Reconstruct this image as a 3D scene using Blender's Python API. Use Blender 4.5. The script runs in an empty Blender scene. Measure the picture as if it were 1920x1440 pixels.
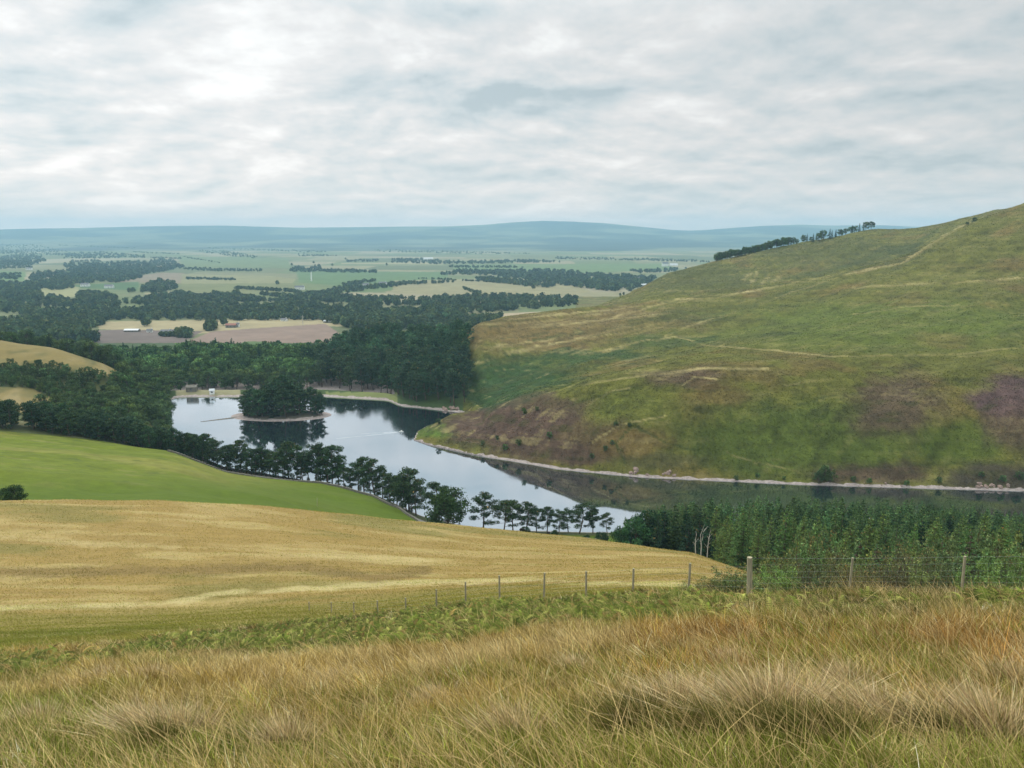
import bpy, math, random
import numpy as np
from mathutils import Vector, Matrix

# ------------------------------------------------------------------ camera, world, sun, exposure
SC = bpy.context.scene
COL = SC.collection
PITCH = math.radians(10.9)
F = 1450.0
cam_d = bpy.data.cameras.new("camera")
cam = bpy.data.objects.new("camera", cam_d)
COL.objects.link(cam)
cam.location = (0, 0, 0)
cam.rotation_euler = (math.radians(90) - PITCH, 0, 0)
cam_d.sensor_width = 36
cam_d.lens = F / 1920 * 36
cam_d.clip_start = 0.1
cam_d.clip_end = 60000
SC.camera = cam

HAZE_TOP, HAZE_D = 310.0, 9.2e-5
SUN_EL, SUN_AZ = math.radians(46), math.radians(-48)     # azimuth from +Y, towards -X is negative
world = bpy.data.worlds.new("World")
SC.world = world
world.use_nodes = True
wn, wl = world.node_tree.nodes, world.node_tree.links
wn.clear()


def N(nodes, typ, **kw):
    n = nodes.new(typ)
    for k, v in kw.items():
        setattr(n, k, v)
    return n


def math_node(nodes, links, op, a, b=None, c=None, clamp=False):
    n = nodes.new('ShaderNodeMath')
    n.operation = op
    n.use_clamp = clamp
    for i, v in enumerate((a, b, c)):
        if v is None:
            continue
        if isinstance(v, (int, float)):
            n.inputs[i].default_value = v
        else:
            links.new(v, n.inputs[i])
    return n.outputs[0]


def mix_col(nodes, links, fac, a, b, mode='MIX'):
    n = nodes.new('ShaderNodeMix')
    n.data_type = 'RGBA'
    n.blend_type = mode
    for sock, v in ((n.inputs[0], fac), (n.inputs[6], a), (n.inputs[7], b)):
        if isinstance(v, (int, float)):
            sock.default_value = v
        elif isinstance(v, tuple):
            sock.default_value = (*v[:3], 1)
        else:
            links.new(v, sock)
    return n.outputs[2]


def ramp(nodes, links, fac, stops):
    n = nodes.new('ShaderNodeValToRGB')
    e = n.color_ramp.elements
    while len(e) < len(stops):
        e.new(0.5)
    for i, (p, c) in enumerate(stops):
        e[i].position = p
        e[i].color = (*c, 1) if isinstance(c, tuple) else (c, c, c, 1)
    links.new(fac, n.inputs[0])
    return n.outputs[0]


def noise(nodes, links, vec, scale, detail=5, rough=0.5, dist=0.0, lac=2.0):
    n = nodes.new('ShaderNodeTexNoise')
    n.inputs['Scale'].default_value = scale
    n.inputs['Detail'].default_value = detail
    n.inputs['Roughness'].default_value = rough
    n.inputs['Distortion'].default_value = dist
    n.inputs['Lacunarity'].default_value = lac
    if vec is not None:
        links.new(vec, n.inputs['Vector'])
    return n.outputs[0]


def build_world():
    out = N(wn, 'ShaderNodeOutputWorld')
    bg_sky = N(wn, 'ShaderNodeBackground')
    bg_cl = N(wn, 'ShaderNodeBackground')
    mixs = N(wn, 'ShaderNodeMixShader')
    sky = N(wn, 'ShaderNodeTexSky', sky_type='NISHITA')
    sky.sun_disc = False
    sky.sun_elevation = SUN_EL
    sky.sun_rotation = SUN_AZ
    sky.altitude = 300
    wl.new(sky.outputs[0], bg_sky.inputs[0])
    bg_sky.inputs[1].default_value = 0.10
    tc = N(wn, 'ShaderNodeTexCoord')
    sep = N(wn, 'ShaderNodeSeparateXYZ')
    wl.new(tc.outputs['Generated'], sep.inputs[0])
    M = lambda *a, **k: math_node(wn, wl, *a, **k)
    # the cloud deck is a level layer: project the view direction on it
    zz = M('MAXIMUM', sep.outputs[2], 0.0)
    den = M('ADD', zz, 0.235)
    px = M('DIVIDE', sep.outputs[0], den)
    py = M('DIVIDE', sep.outputs[1], den)
    cmb = N(wn, 'ShaderNodeCombineXYZ')
    wl.new(px, cmb.inputs[0]); wl.new(py, cmb.inputs[1])
    def layer(off, seed):
        a = N(wn, 'ShaderNodeVectorMath', operation='ADD')
        a.inputs[1].default_value = (off[0], off[1], seed)
        wl.new(cmb.outputs[0], a.inputs[0])
        return a.outputs[0]
    n_big = noise(wn, wl, layer((0.35, 0), 1.7), 0.75, 3, 0.45, 0.2)
    n_mid = noise(wn, wl, layer((0, 0), 4.2), 1.75, 10, 0.55, 0.15)
    n_sh = noise(wn, wl, layer((0.03, 0.085), 4.2), 1.75, 10, 0.55, 0.15)
    n_fin = noise(wn, wl, layer((0, 0), 8.8), 5.0, 8, 0.6, 0.1)
    s = M('ADD', M('MULTIPLY', n_big, 0.40), M('ADD', M('MULTIPLY', n_mid, 0.50), M('MULTIPLY', n_fin, 0.10)))
    # a clump is brighter on its top edge than on its flat base
    s = M('ADD', s, M('MULTIPLY', M('SUBTRACT', n_mid, n_sh), 1.05))
    col = ramp(wn, wl, s, [(0.33, (0.43, 0.525, 0.56)), (0.42, (0.545, 0.625, 0.65)),
                           (0.50, (0.64, 0.69, 0.70)), (0.57, (0.715, 0.745, 0.745)), (0.68, (0.86, 0.90, 0.895))])
    # towards the horizon the deck thins to an even pale grey
    hz = M('SUBTRACT', 1.0, M('MULTIPLY', zz, 9.0), clamp=True)
    hz = M('POWER', hz, 1.5)
    col = mix_col(wn, wl, M('MULTIPLY', hz, 0.55), col, (0.71, 0.765, 0.78))
    # the low sky shines through kilometres of lit air: warm and bright close to the horizon
    path = M('MINIMUM', M('DIVIDE', HAZE_TOP, M('MAXIMUM', zz, 0.004)), 15600.0)
    veil = M('SUBTRACT', 1.0, M('POWER', 2.71828, M('MULTIPLY', path, -HAZE_D)))
    col = mix_col(wn, wl, M('MULTIPLY', veil, 1.0), col, mix_col(wn, wl, 1.0, col, (1.85, 1.30, 1.10), 'MULTIPLY'))
    # brighter towards the hidden sun (left), heavier grey to the right
    dx = M('MULTIPLY', sep.outputs[0], -0.22)
    # an overcast sky is about three times brighter overhead than at the horizon
    up = M('MULTIPLY', M('MAXIMUM', M('SUBTRACT', zz, 0.24), 0.0), 2.6)
    st = M('ADD', M('ADD', 0.95, dx), up)
    wl.new(col, bg_cl.inputs[0])
    wl.new(st, bg_cl.inputs[1])
    mixs.inputs[0].default_value = 0.94
    wl.new(bg_sky.outputs[0], mixs.inputs[1])
    wl.new(bg_cl.outputs[0], mixs.inputs[2])
    wl.new(mixs.outputs[0], out.inputs[0])


build_world()
sun_d = bpy.data.lights.new("sun", 'SUN')
sun_d.energy = 1.3
sun_d.angle = math.radians(14)
sun_d.color = (1.0, 0.95, 0.87)
sun = bpy.data.objects.new("sun", sun_d)
COL.objects.link(sun)
sd = Vector((math.sin(SUN_AZ) * math.cos(SUN_EL), math.cos(SUN_AZ) * math.cos(SUN_EL), math.sin(SUN_EL)))
sun.rotation_euler = (-sd).to_track_quat('-Z', 'Y').to_euler()
SC.view_settings.view_transform = 'Standard'
SC.view_settings.look = 'None'
SC.view_settings.gamma = 1
SC.view_settings.exposure = 0.22
SC.render.engine = 'CYCLES'
SC.cycles.use_denoising = True
SC.cycles.max_bounces = 6
SC.cycles.diffuse_bounces = 2
SC.cycles.glossy_bounces = 2
SC.cycles.transmission_bounces = 2
SC.cycles.volume_bounces = 1
SC.cycles.transparent_max_bounces = 6
SC.cycles.sample_clamp_indirect = 4

RNG = np.random.default_rng(7)
random.seed(7)

# ------------------------------------------------------------------ projection helpers
CP, SP = math.cos(PITCH), math.sin(PITCH)


def ray(u, v):
    """direction (x/y, z/y) through a pixel of the 1920x1440 photograph"""
    dy = F * CP + (720 - v) * SP
    return (u - 960) / dy, (-F * SP + (720 - v) * CP) / dy


def project(x, y, z):
    f = y * CP - z * SP
    up = y * SP + z * CP
    f = np.maximum(f, 1e-3)
    return 960 + F * x / f, 720 - F * up / f


def _hash(ix, iy, seed):
    h = (ix.astype(np.int64) * 374761393 + iy.astype(np.int64) * 668265263 + seed * 1442695041) & 0x7fffffff
    h = ((h ^ (h >> 13)) * 1274126177) & 0x7fffffff
    h = h ^ (h >> 16)
    return (h & 0xffff) / 65535.0


def vnoise(x, y, seed=0):
    ix, iy = np.floor(x), np.floor(y)
    fx, fy = x - ix, y - iy
    fx = fx * fx * fx * (fx * (fx * 6 - 15) + 10)
    fy = fy * fy * fy * (fy * (fy * 6 - 15) + 10)
    a = _hash(ix, iy, seed); b = _hash(ix + 1, iy, seed)
    c = _hash(ix, iy + 1, seed); d = _hash(ix + 1, iy + 1, seed)
    return (a + (b - a) * fx) * (1 - fy) + (c + (d - c) * fx) * fy


def fbm(x, y, octaves=4, seed=0, gain=0.5):
    t, a, s = 0, 1.0, 0
    for o in range(octaves):
        t = t + a * (vnoise(x * 2 ** o + 17.3 * o, y * 2 ** o - 9.1 * o, seed + o) - 0.5)
        s += a
        a *= gain
    return t / s * 2          # about -1..1


def sstep(a, b, x):
    t = np.clip((x - a) / (b - a), 0, 1)
    return t * t * (3 - 2 * t)


def in_poly(px, py, poly):
    r = np.zeros(px.shape, bool)
    n = len(poly)
    for i in range(n):
        x1, y1 = poly[i]; x2, y2 = poly[(i + 1) % n]
        if y1 == y2:
            continue
        c = ((y1 > py) != (y2 > py)) & (px < (x2 - x1) * (py - y1) / (y2 - y1) + x1)
        r ^= c
    return r


def line_dist(px, py, pts):
    d = np.full(px.shape, 1e9)
    for (x1, y1), (x2, y2) in zip(pts[:-1], pts[1:]):
        dx, dy = x2 - x1, y2 - y1
        t = np.clip(((px - x1) * dx + (py - y1) * dy) / (dx * dx + dy * dy), 0, 1)
        d = np.minimum(d, np.hypot(px - x1 - t * dx, py - y1 - t * dy))
    return d


# ------------------------------------------------------------------ the lie of the land
# each curve crosses the view from left to right: V = (pixel column, pixel row, metres ahead), Z = (column, height, metres ahead)
WATER = -110.0
V, Z = 'V', 'Z'
CURVES = [
    (Z, [(960, -1.6, 0.3)]),
    (V, [(-400, 1262, 22), (0, 1225, 26), (300, 1195, 34), (500, 1176, 42), (660, 1157, 50), (760, 1146, 46.5), (873, 1136, 41),
         (1020, 1124, 36.5), (1187, 1116, 31.5), (1290, 1113, 29), (1405, 1121, 26), (1600, 1117, 26), (1920, 1120, 26), (2320, 1125, 26)]),
    (V, [(-400, 1150, 70), (0, 1142, 70), (300, 1135, 72), (600, 1112, 76), (900, 1094, 78), (1100, 1090, 74), (1290, 1098, 54),
         (1405, 1140, 48), (1600, 1170, 46), (2320, 1180, 46)]),
    (V, [(-400, 1040, 103), (0, 1042, 105), (300, 1038, 108), (600, 1040, 110), (900, 1046, 118), (1100, 1052, 115), (1290, 1068, 95),
         (1405, 1110, 84), (1600, 1150, 78), (2320, 1150, 78)]),
    (V, [(-400, 946, 140), (0, 940, 150), (300, 938, 158), (500, 950, 165), (780, 977, 190), (900, 990, 200), (1100, 1012, 200),
         (1300, 1042, 170), (1370, 1062, 150), (1450, 1090, 130), (1600, 1130, 115), (2320, 1130, 115)]),
    (Z, [(-400, -62, 165), (0, -64.8, 176), (300, -65.5, 182), (500, -69.5, 188), (780, -85, 213), (900, -92, 225), (1100, -97, 225),
         (1300, -90, 197), (1450, -80, 170), (1600, -72, 150), (2320, -72, 150)]),
    (Z, [(-400, -68, 220), (0, -70.5, 228), (300, -77, 235), (500, -85, 245), (780, -99.5, 246), (900, -103, 248), (1100, -104, 246),
         (1300, -101, 235), (1600, -98, 215), (2320, -98, 215)]),
    (V, [(-400, 790, 330), (0, 807, 331), (150, 822, 337), (330, 850, 346), (420, 884, 338), (600, 909, 319), (700, 929, 304),
         (790, 978, 276), (900, 1000, 264), (1100, 1004, 262), (1300, 1004, 262), (1500, 1012, 258), (1920, 985, 288), (2320, 940, 320)]),
    (Z, [(-400, -88, 372), (0, -84, 372), (200, -96, 374), (315, -108.8, 374), (345, -110.2, 371), (420, -110.1, 354), (600, -110.1, 334),
         (700, -110.1, 320), (790, -110.1, 293), (900, -110.1, 279), (1100, -110.1, 276), (1300, -110.1, 276), (1500, -110.1, 274),
         (1920, -110.1, 304), (2320, -110.1, 335)]),
    (Z, [(-400, -88, 388), (0, -84.5, 392), (200, -96, 390), (315, -108.6, 388), (345, -113, 384), (420, -114, 366), (600, -114, 346),
         (700, -114, 332), (790, -114, 305), (900, -114, 291), (1100, -114, 288), (1300, -114, 288), (1500, -114, 286), (1920, -114, 312), (2320, -114, 340)]),
    (Z, [(-400, -80, 450), (0, -84, 450), (200, -93, 455), (290, -107, 480), (330, -113, 512), (600, -113.5, 512), (735, -113.5, 500),
         (800, -113.5, 470), (880, -113.5, 455), (893, -114, 366), (960, -114, 358), (1050, -114, 344), (1200, -114, 332), (1500, -114, 321), (1920, -113, 317), (2320, -113, 345)]),
    (Z, [(-400, -76, 490), (0, -78, 490), (200, -88, 470), (290, -106, 500), (330, -110.1, 524), (600, -110.1, 526), (735, -110.1, 512), (745, -110.1, 496),
         (830, -110.1, 481), (884, -110.1, 472), (895, -110.1, 379), (960, -110.1, 369), (1050, -110.1, 355), (1200, -110.1, 343), (1500, -110.1, 332), (1920, -110.1, 323), (2320, -110, 352)]),
    (Z, [(-400, -72, 505), (0, -73, 505), (200, -86, 482), (290, -105, 515), (330, -107.3, 534), (600, -107.3, 536), (735, -107.3, 522), (745, -107, 506),
         (830, -107, 490), (884, -108, 478), (900, -104, 395), (1000, -95.5, 384), (1100, -90, 372), (1300, -84.5, 366), (1500, -84, 364), (1920, -83, 358), (2320, -83, 388)]),
    (V, [(-400, 598, 522), (0, 640, 522), (100, 656, 516), (200, 692, 500), (290, 738, 530), (330, 739, 548), (600, 734, 552), (735, 739, 540), (745, 736, 525),
         (830, 737, 512), (884, 760, 488), (905, 782, 414), (1000, 745, 412), (1100, 718, 406), (1200, 701, 409), (1300, 689, 412), (1500, 673, 422),
         (1700, 666, 431), (1920, 655, 441), (2320, 650, 470)]),
    (Z, [(-400, -104, 640), (0, -104, 640), (200, -108, 620), (330, -111, 620), (600, -111, 620), (700, -106, 620), (840, -106, 600), (875, -107, 560), (900, -109, 480),
         (1000, -99, 520), (1100, -91, 512), (1300, -82, 560), (1500, -68, 590), (1700, -52.5, 600), (1920, -36, 640), (2320, -20, 660)]),
    (Z, [(-400, -118, 730), (0, -118, 730), (330, -120, 725), (600, -120, 725), (700, -107, 725), (840, -104, 715), (870, -92, 690), (893, -77, 655), (950, -74, 700),
         (1100, -69.5, 750), (1170, -67.5, 780), (1300, -60.3, 800), (1500, -49.5, 830), (1700, -23, 860), (1800, 7, 860), (1920, 32, 860), (2320, 95, 880)]),
    (Z, [(-400, -138, 1000), (600, -138, 1000), (840, -132, 960), (893, -112, 800), (950, -98, 820), (1100, -90, 860), (1170, -84, 870), (1300, -68, 880), (1500, -58.5, 910),
         (1700, -30, 930), (1800, 3, 930), (1920, 27, 930), (2320, 85, 950)]),
    (V, [(-400, 602, 1330), (600, 602, 1330), (840, 602, 1330), (1000, 598, 1250), (1080, 590, 1100), (1180, 560, 1060), (1250, 517, 1100), (1350, 491, 1150),
         (1500, 457, 1180), (1650, 431, 1200), (1760, 424, 1200), (1850, 400, 1200), (1920, 390, 1200), (2320, 330, 1200)]),
    (Z, [(-400, -148, 1900), (1000, -149, 1900), (2320, -149, 1900)]),
    (Z, [(-400, -151, 3600), (2320, -151, 3600)]),
    (Z, [(-400, -150, 7500), (2320, -150, 7500)]),
    (Z, [(-400, -104, 10000), (900, -110, 10000), (1000, -90, 10000), (2320, -104, 10000)]),
    (Z, [(-400, 20, 12300), (300, 40, 12300), (560, 10, 12300), (1000, 70, 12300), (1290, 0, 12300), (1500, 50, 12300), (2320, 20, 12300)]),
    (V, [(-400, 424, 14500), (0, 423, 14500), (150, 426, 14500), (300, 424, 14500), (420, 423, 14500), (560, 427, 14500), (750, 425, 14500), (850, 424.5, 14500),
         (905, 422, 14500), (960, 417, 14500), (1020, 414, 14500), (1080, 416, 14500), (1130, 418, 14500), (1200, 425, 14500), (1290, 434, 14500),
         (1350, 429, 14500), (1420, 424, 14500), (1500, 421, 14500), (1560, 423, 14500), (1650, 422, 14500), (1720, 424, 14500), (2320, 428, 14500)]),
    (Z, [(-400, 100, 15700), (2320, 100, 15700)]),
]
AZL = math.radians(50)
az_in = np.linspace(-AZL, AZL, 1000)
az_out = np.concatenate([np.linspace(-math.pi, -AZL, 90)[:-1], az_in, np.linspace(AZL, math.pi, 90)[1:]])
NA = len(az_out)
KR, KZ = [], []
for typ, pts in CURVES:
    pts = np.array(pts, float)
    us = np.linspace(pts[0, 0], pts[-1, 0], 400) if len(pts) > 1 else pts[:, 0]
    b = np.interp(us, pts[:, 0], pts[:, 1]); yy = np.interp(us, pts[:, 0], pts[:, 2])
    if typ == V:
        tx, tz = ray(us, b); zz = tz * yy
    else:
        zz = b
        v0 = project(0 * yy, yy, zz)[1]
        tx, _ = ray(us, v0)
    xx = tx * yy
    a = np.arctan2(xx, yy); r = np.hypot(xx, yy)
    o = np.argsort(a)
    KR.append(np.interp(az_out, a[o], r[o])); KZ.append(np.interp(az_out, a[o], zz[o]))
KR, KZ = np.array(KR), np.array(KZ)
KR[0] = 0.3
kern = np.exp(-0.5 * (np.arange(-9, 10) / 3.2) ** 2); kern /= kern.sum()
for k in range(1, len(KR) - 2):
    for A in (KR, KZ):
        A[k] = np.convolve(np.pad(A[k], 9, mode='edge'), kern, 'valid')
for k in range(1, len(KR)):
    KR[k] = np.maximum(KR[k], KR[k - 1] * 1.004 + 0.2)

r_grid = np.concatenate([np.geomspace(0.3, 3, 14)[:-1], np.geomspace(3, 315, 560)[:-1], np.geomspace(315, 520, 230)[:-1], np.geomspace(520, 1300, 170)[:-1], np.geomspace(1300, 15600, 400)])
NR = len(r_grid)


def pchip_cols(x, y, xq):
    h = np.diff(x, axis=0); dl = np.diff(y, axis=0) / h
    m = np.zeros_like(y)
    m[0], m[-1] = dl[0], dl[-1]
    w1 = 2 * h[1:] + h[:-1]; w2 = h[1:] + 2 * h[:-1]
    same = dl[:-1] * dl[1:] > 0
    with np.errstate(divide='ignore', invalid='ignore'):
        mm = (w1 + w2) / (w1 / dl[:-1] + w2 / dl[1:])
    m[1:-1] = np.where(same, mm, 0)
    out = np.empty((len(xq), x.shape[1]))
    kk = np.empty(out.shape, np.int32)
    for c in range(x.shape[1]):
        i = np.clip(np.searchsorted(x[:, c], xq) - 1, 0, len(x) - 2)
        t = np.clip((xq - x[i, c]) / h[i, c], 0, 1)
        t2, t3 = t * t, t * t * t
        out[:, c] = ((2 * t3 - 3 * t2 + 1) * y[i, c] + (t3 - 2 * t2 + t) * h[i, c] * m[i, c]
                     + (-2 * t3 + 3 * t2) * y[i + 1, c] + (t3 - t2) * h[i, c] * m[i + 1, c])
        kk[:, c] = i
    return out, kk


ZG, KG = pchip_cols(KR, KZ, r_grid)
AZG, RG = np.meshgrid(az_out, r_grid)
XG, YG = RG * np.sin(AZG), RG * np.cos(AZG)
UG, VG = project(XG, YG, ZG)

# the spit with its green tip, reaching left into the lake
SPIT = [(775, 825), (800, 834), (885, 853), (960, 864), (990, 800), (930, 765), (892, 777), (850, 789), (800, 800), (782, 810)]


def px_to_plane(u, v, z):
    tx, tz = ray(u, v)
    y = z / tz
    return tx * y, y


spit_w = [px_to_plane(u, v, WATER) for u, v in SPIT]
sx, sy = XG, YG
near = (YG > 340) & (YG < 500) & (XG > -90) & (XG < 60)
ins = in_poly(sx[near], sy[near], spit_w)
dd = line_dist(sx[near], sy[near], spit_w + [spit_w[0]])
mound = np.where(ins, WATER + 0.3 + np.minimum(dd * 0.42, 7.5), -200)
ZG[near] = np.maximum(ZG[near], mound)
# the wooded island
IS_C = px_to_plane(528, 779, WATER)
ir = np.hypot((XG - IS_C[0]) / 29, (YG - IS_C[1]) / 15)
ZG = np.maximum(ZG, np.where(ir < 1.10, WATER + 0.2 + (1 - ir) * 3.2, -500))

HILL_T = (AZG > math.atan2(*[px_to_plane(868, 700, -95)[0], px_to_plane(868, 700, -95)[1]]))
REG = np.zeros(ZG.shape, np.int8)                 # 0 near hillside
REG[(KG >= 1) & (KG <= 4)] = 1                    # golden field
REG[(KG >= 5) & (KG <= 6)] = 2                    # pasture
REG[(KG == 7)] = 3                                # lake bank
REG[(KG >= 8) & (KG <= 10)] = 4                   # lake bed / valley floor
REG[(KG >= 11) & (KG <= 15)] = np.where(HILL_T, 6, 5)[(KG >= 11) & (KG <= 15)]
REG[(KG == 16) | (KG == 17)] = np.where(UG > 1080, 6, 7)[(KG == 16) | (KG == 17)]
REG[(KG >= 18) & (KG <= 20)] = 7
REG[KG >= 20] = 8
REG[(REG == 4) & (UG < 330)] = 5
REG[near & (ZG > WATER + .2) & (REG == 4)] = 6

# relief: tussocks near, folds on the hills, gentle roll in the plain
amp = np.zeros(ZG.shape)
rel = 0.10 * fbm(XG / 1.1, YG / 1.1, 3, 5) + 0.22 * fbm(XG / 5, YG / 5, 2, 15)
ZG += np.where(REG == 0, rel * sstep(1.5, 4, RG), 0)
ZG += np.where(REG == 1, 0.35 * fbm(XG / 14, YG / 6, 4, 21) * sstep(26, 60, RG), 0)
ZG += np.where(REG == 2, 1.5 * fbm(XG / 42, YG / 15, 3, 31), 0)
hw = np.where(REG == 6, sstep(WATER + 1, WATER + 9, ZG), 0)
c45 = XG * 0.80 + YG * 0.60; s45 = -XG * 0.60 + YG * 0.80
hw2 = hw * sstep(330, 420, RG)
ZG += hw * 2.2 * fbm(c45 / 95, s45 / 34, 5, 41, 0.55) + hw2 * (7.5 * (0.3 - np.abs(fbm(c45 / 170, s45 / 55, 3, 47))) + 1.6 * (0.3 - np.abs(fbm(c45 / 40, s45 / 16, 3, 48))))
ZG += np.where(REG == 5, 1.2 * fbm(XG / 60, YG / 60, 3, 51) * (np.abs(ZG - WATER) > 3.5), 0)
ZG += np.where(REG == 7, 5.0 * fbm(XG / 700, YG / 500, 4, 61) * sstep(1300, 2600, RG), 0)
ZG += np.where(REG == 8, 75 * (0.3 - np.abs(fbm(XG / 1700, YG / 1500, 5, 71))) * sstep(9200, 11000, RG) * sstep(14600, 13300, RG), 0)
back = sstep(math.radians(75), math.radians(110), np.abs(AZG))
ZG = ZG * (1 - back) + back * (-1.6 + 0.2 * np.minimum(RG, 120))

LR = np.log(r_grid)


def height(x, y):
    x = np.asarray(x, float); y = np.asarray(y, float)
    a = np.arctan2(x, y); lr = np.log(np.maximum(np.hypot(x, y), 0.31))
    ia = np.clip(np.interp(a, az_out, np.arange(NA)), 0, NA - 1.001)
    ii = np.clip(np.interp(lr, LR, np.arange(NR)), 0, NR - 1.001)
    i0 = ii.astype(int); j0 = ia.astype(int); fi = ii - i0; fj = ia - j0
    return ((ZG[i0, j0] * (1 - fj) + ZG[i0, j0 + 1] * fj) * (1 - fi) + (ZG[i0 + 1, j0] * (1 - fj) + ZG[i0 + 1, j0 + 1] * fj) * fi)


def region(x, y):
    a = np.arctan2(x, y); lr = np.log(np.maximum(np.hypot(x, y), 0.31))
    j = np.clip(np.round(np.interp(a, az_out, np.arange(NA))).astype(int), 0, NA - 1)
    i = np.clip(np.round(np.interp(lr, LR, np.arange(NR))).astype(int), 0, NR - 1)
    return REG[i, j]


def ground_hit(u, v, y0=2.0, y1=16000.0):
    """first point of the ground on the ray through pixel (u, v) between y0 and y1 metres ahead (arrays)"""
    u = np.atleast_1d(np.asarray(u, float)); v = np.atleast_1d(np.asarray(v, float))
    tx, tz = ray(u, v)
    ys = np.geomspace(y0, y1, 700)
    hit = np.full(u.shape, np.nan)
    prev = None
    for k, yk in enumerate(ys):
        g = height(tx * yk, np.full(u.shape, yk)) - tz * yk
        if prev is not None:
            new = np.isnan(hit) & (g >= 0) & (prev < 0)
            hit[new] = ys[k - 1] + (yk - ys[k - 1]) * (-prev[new]) / (g[new] - prev[new])
        prev = g
    x = tx * hit
    return x, hit, height(np.nan_to_num(x), np.nan_to_num(hit, nan=10))


# ------------------------------------------------------------------ land cover (what grows or lies where)
def lerp(c, col, w):
    w = np.clip(w, 0, 1)[..., None]
    return c * (1 - w) + np.array(col) * w


HEATHER = (0.092, 0.056, 0.046); HEATHER_BLOOM = (0.110, 0.064, 0.070); BRACKEN = (0.028, 0.062, 0.016)
GRASS_G = (0.095, 0.125, 0.020); GRASS_Y = (0.165, 0.150, 0.042); GRASS_B = (0.145, 0.098, 0.036); STRAW = (0.33, 0.27, 0.135)
HILL_SPOTS = [  # column, row, half width, half height, cover, strength
    (1500, 830, 260, 75, (0.078, 0.105, 0.020), 0.9), (1700, 610, 280, 50, (0.088, 0.118, 0.020), 0.75), (1180, 770, 90, 40, (0.11, 0.125, 0.024), 0.7),
    (1450, 620, 160, 40, (0.098, 0.120, 0.022), 0.6), (1820, 830, 90, 40, (0.08, 0.12, 0.018), .6), (820, 812, 50, 14, (0.085, 0.14, 0.02), 1.0),
    (1060, 822, 190, 40, (0.105, 0.066, 0.045), 0.8), (950, 800, 130, 40, HEATHER, 1.0), (1080, 845, 120, 22, HEATHER, 0.85), (1010, 770, 110, 28, HEATHER, 0.8), (1290, 712, 80, 20, HEATHER, 0.8), (1350, 735, 60, 22, GRASS_B, 0.7),
    (1680, 755, 85, 62, HEATHER, 0.85), (1890, 745, 75, 38, HEATHER_BLOOM, 1.0), (1900, 800, 60, 45, HEATHER, 0.8), (1640, 885, 130, 24, HEATHER, 0.9),
    (1880, 895, 110, 28, (0.06, 0.045, 0.040), 0.9), (1200, 830, 80, 28, GRASS_B, 0.8), (1250, 865, 80, 16, (0.07, 0.065, 0.03), 0.7),
    (1000, 625, 170, 32, (0.155, 0.105, 0.045), 0.9), (1200, 600, 140, 26, (0.15, 0.11, 0.045), 0.7), (1150, 590, 60, 18, (0.17, 0.12, 0.055), 0.7),
    (1300, 520, 140, 28, (0.075, 0.080, 0.024), 0.8), (1560, 475, 160, 30, (0.080, 0.084, 0.024), 0.8),
    (960, 705, 125, 34, BRACKEN, 1.0), (930, 740, 70, 28, BRACKEN, 1.0), (1100, 668, 120, 17, BRACKEN, 0.9), (1250, 640, 100, 12, BRACKEN, 0.6), (1300, 590, 80, 8, (0.06, 0.08, 0.02), .6),
    (1690, 470, 50, 9, (0.05, 0.06, 0.018), .8), (1770, 640, 60, 16, GRASS_B, 0.5), (1550, 690, 90, 12, GRASS_B, 0.6), (1700, 560, 60, 10, GRASS_B, .4)]
HILL_GULLIES = [(5, [(1480, 522), (1560, 508), (1640, 482), (1720, 458), (1758, 432)]), (3.5, [(1180, 604), (1290, 584), (1420, 573)]), (4, [(1430, 562), (1490, 548), (1560, 532)]),
                (3, [(1000, 640), (1100, 622), (1200, 606)]), (4, [(900, 735), (1000, 700), (1100, 688), (1160, 668)]), (3, [(1060, 762), (1130, 738), (1200, 728)]), (2.5, [(1190, 800), (1260, 835), (1330, 850)]),
                (2.5, [(1500, 760), (1560, 742), (1640, 735)]), (3, [(1330, 648), (1400, 630), (1500, 625)]), (3, [(1560, 880), (1700, 872), (1900, 868)]), (2.2, [(1200, 790), (1160, 830), (1170, 870)])]
HILL_LINES = [(1.6, [(1280, 722), (1300, 706), (1345, 711)]), (1.5, [(1475, 722), (1530, 714)]), (1.6, [(1040, 612), (1140, 598), (1230, 590)]), (1.4, [(930, 648), (1020, 640), (1090, 622)]), (1.5, [(1130, 660), (1200, 640), (1268, 632)]),
              (1.4, [(1350, 845), (1420, 868), (1500, 886)]), (1.5, [(1110, 830), (1160, 798), (1250, 780)]), (1.4, [(1600, 590), (1700, 575), (1800, 572)]), (1.3, [(1450, 560), (1510, 540), (1640, 500)]),
              (2.0, [(1150, 595), (1270, 562), (1342, 558), (1455, 538), (1551, 520), (1631, 506), (1691, 494), (1751, 454), (1823, 414)]),
              (1.8, [(1600, 541), (1631, 538), (1790, 530), (1940, 520)]), (1.6, [(1270, 632), (1322, 647), (1430, 655), (1560, 668), (1671, 667), (1800, 664), (1940, 648)]),
              (2.6, [(1090, 722), (1200, 705), (1330, 690), (1440, 692)]), (2.2, [(870, 690), (960, 660), (1060, 640), (1180, 612)]),
              (1.8, [(950, 600), (1050, 590), (1170, 578)]), (1.3, [(1000, 650), (1180, 622), (1270, 600)]), (1.4, [(1100, 760), (1140, 735), (1180, 728)]),
              (3.5, [(1396, 524), (1408, 514)]), (3, [(1408, 533), (1420, 511)]), (3.5, [(1428, 533), (1441, 519)]), (3, [(1450, 528), (1462, 520)]), (1.3, [(1230, 640), (1290, 612), (1380, 585)])]
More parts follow.
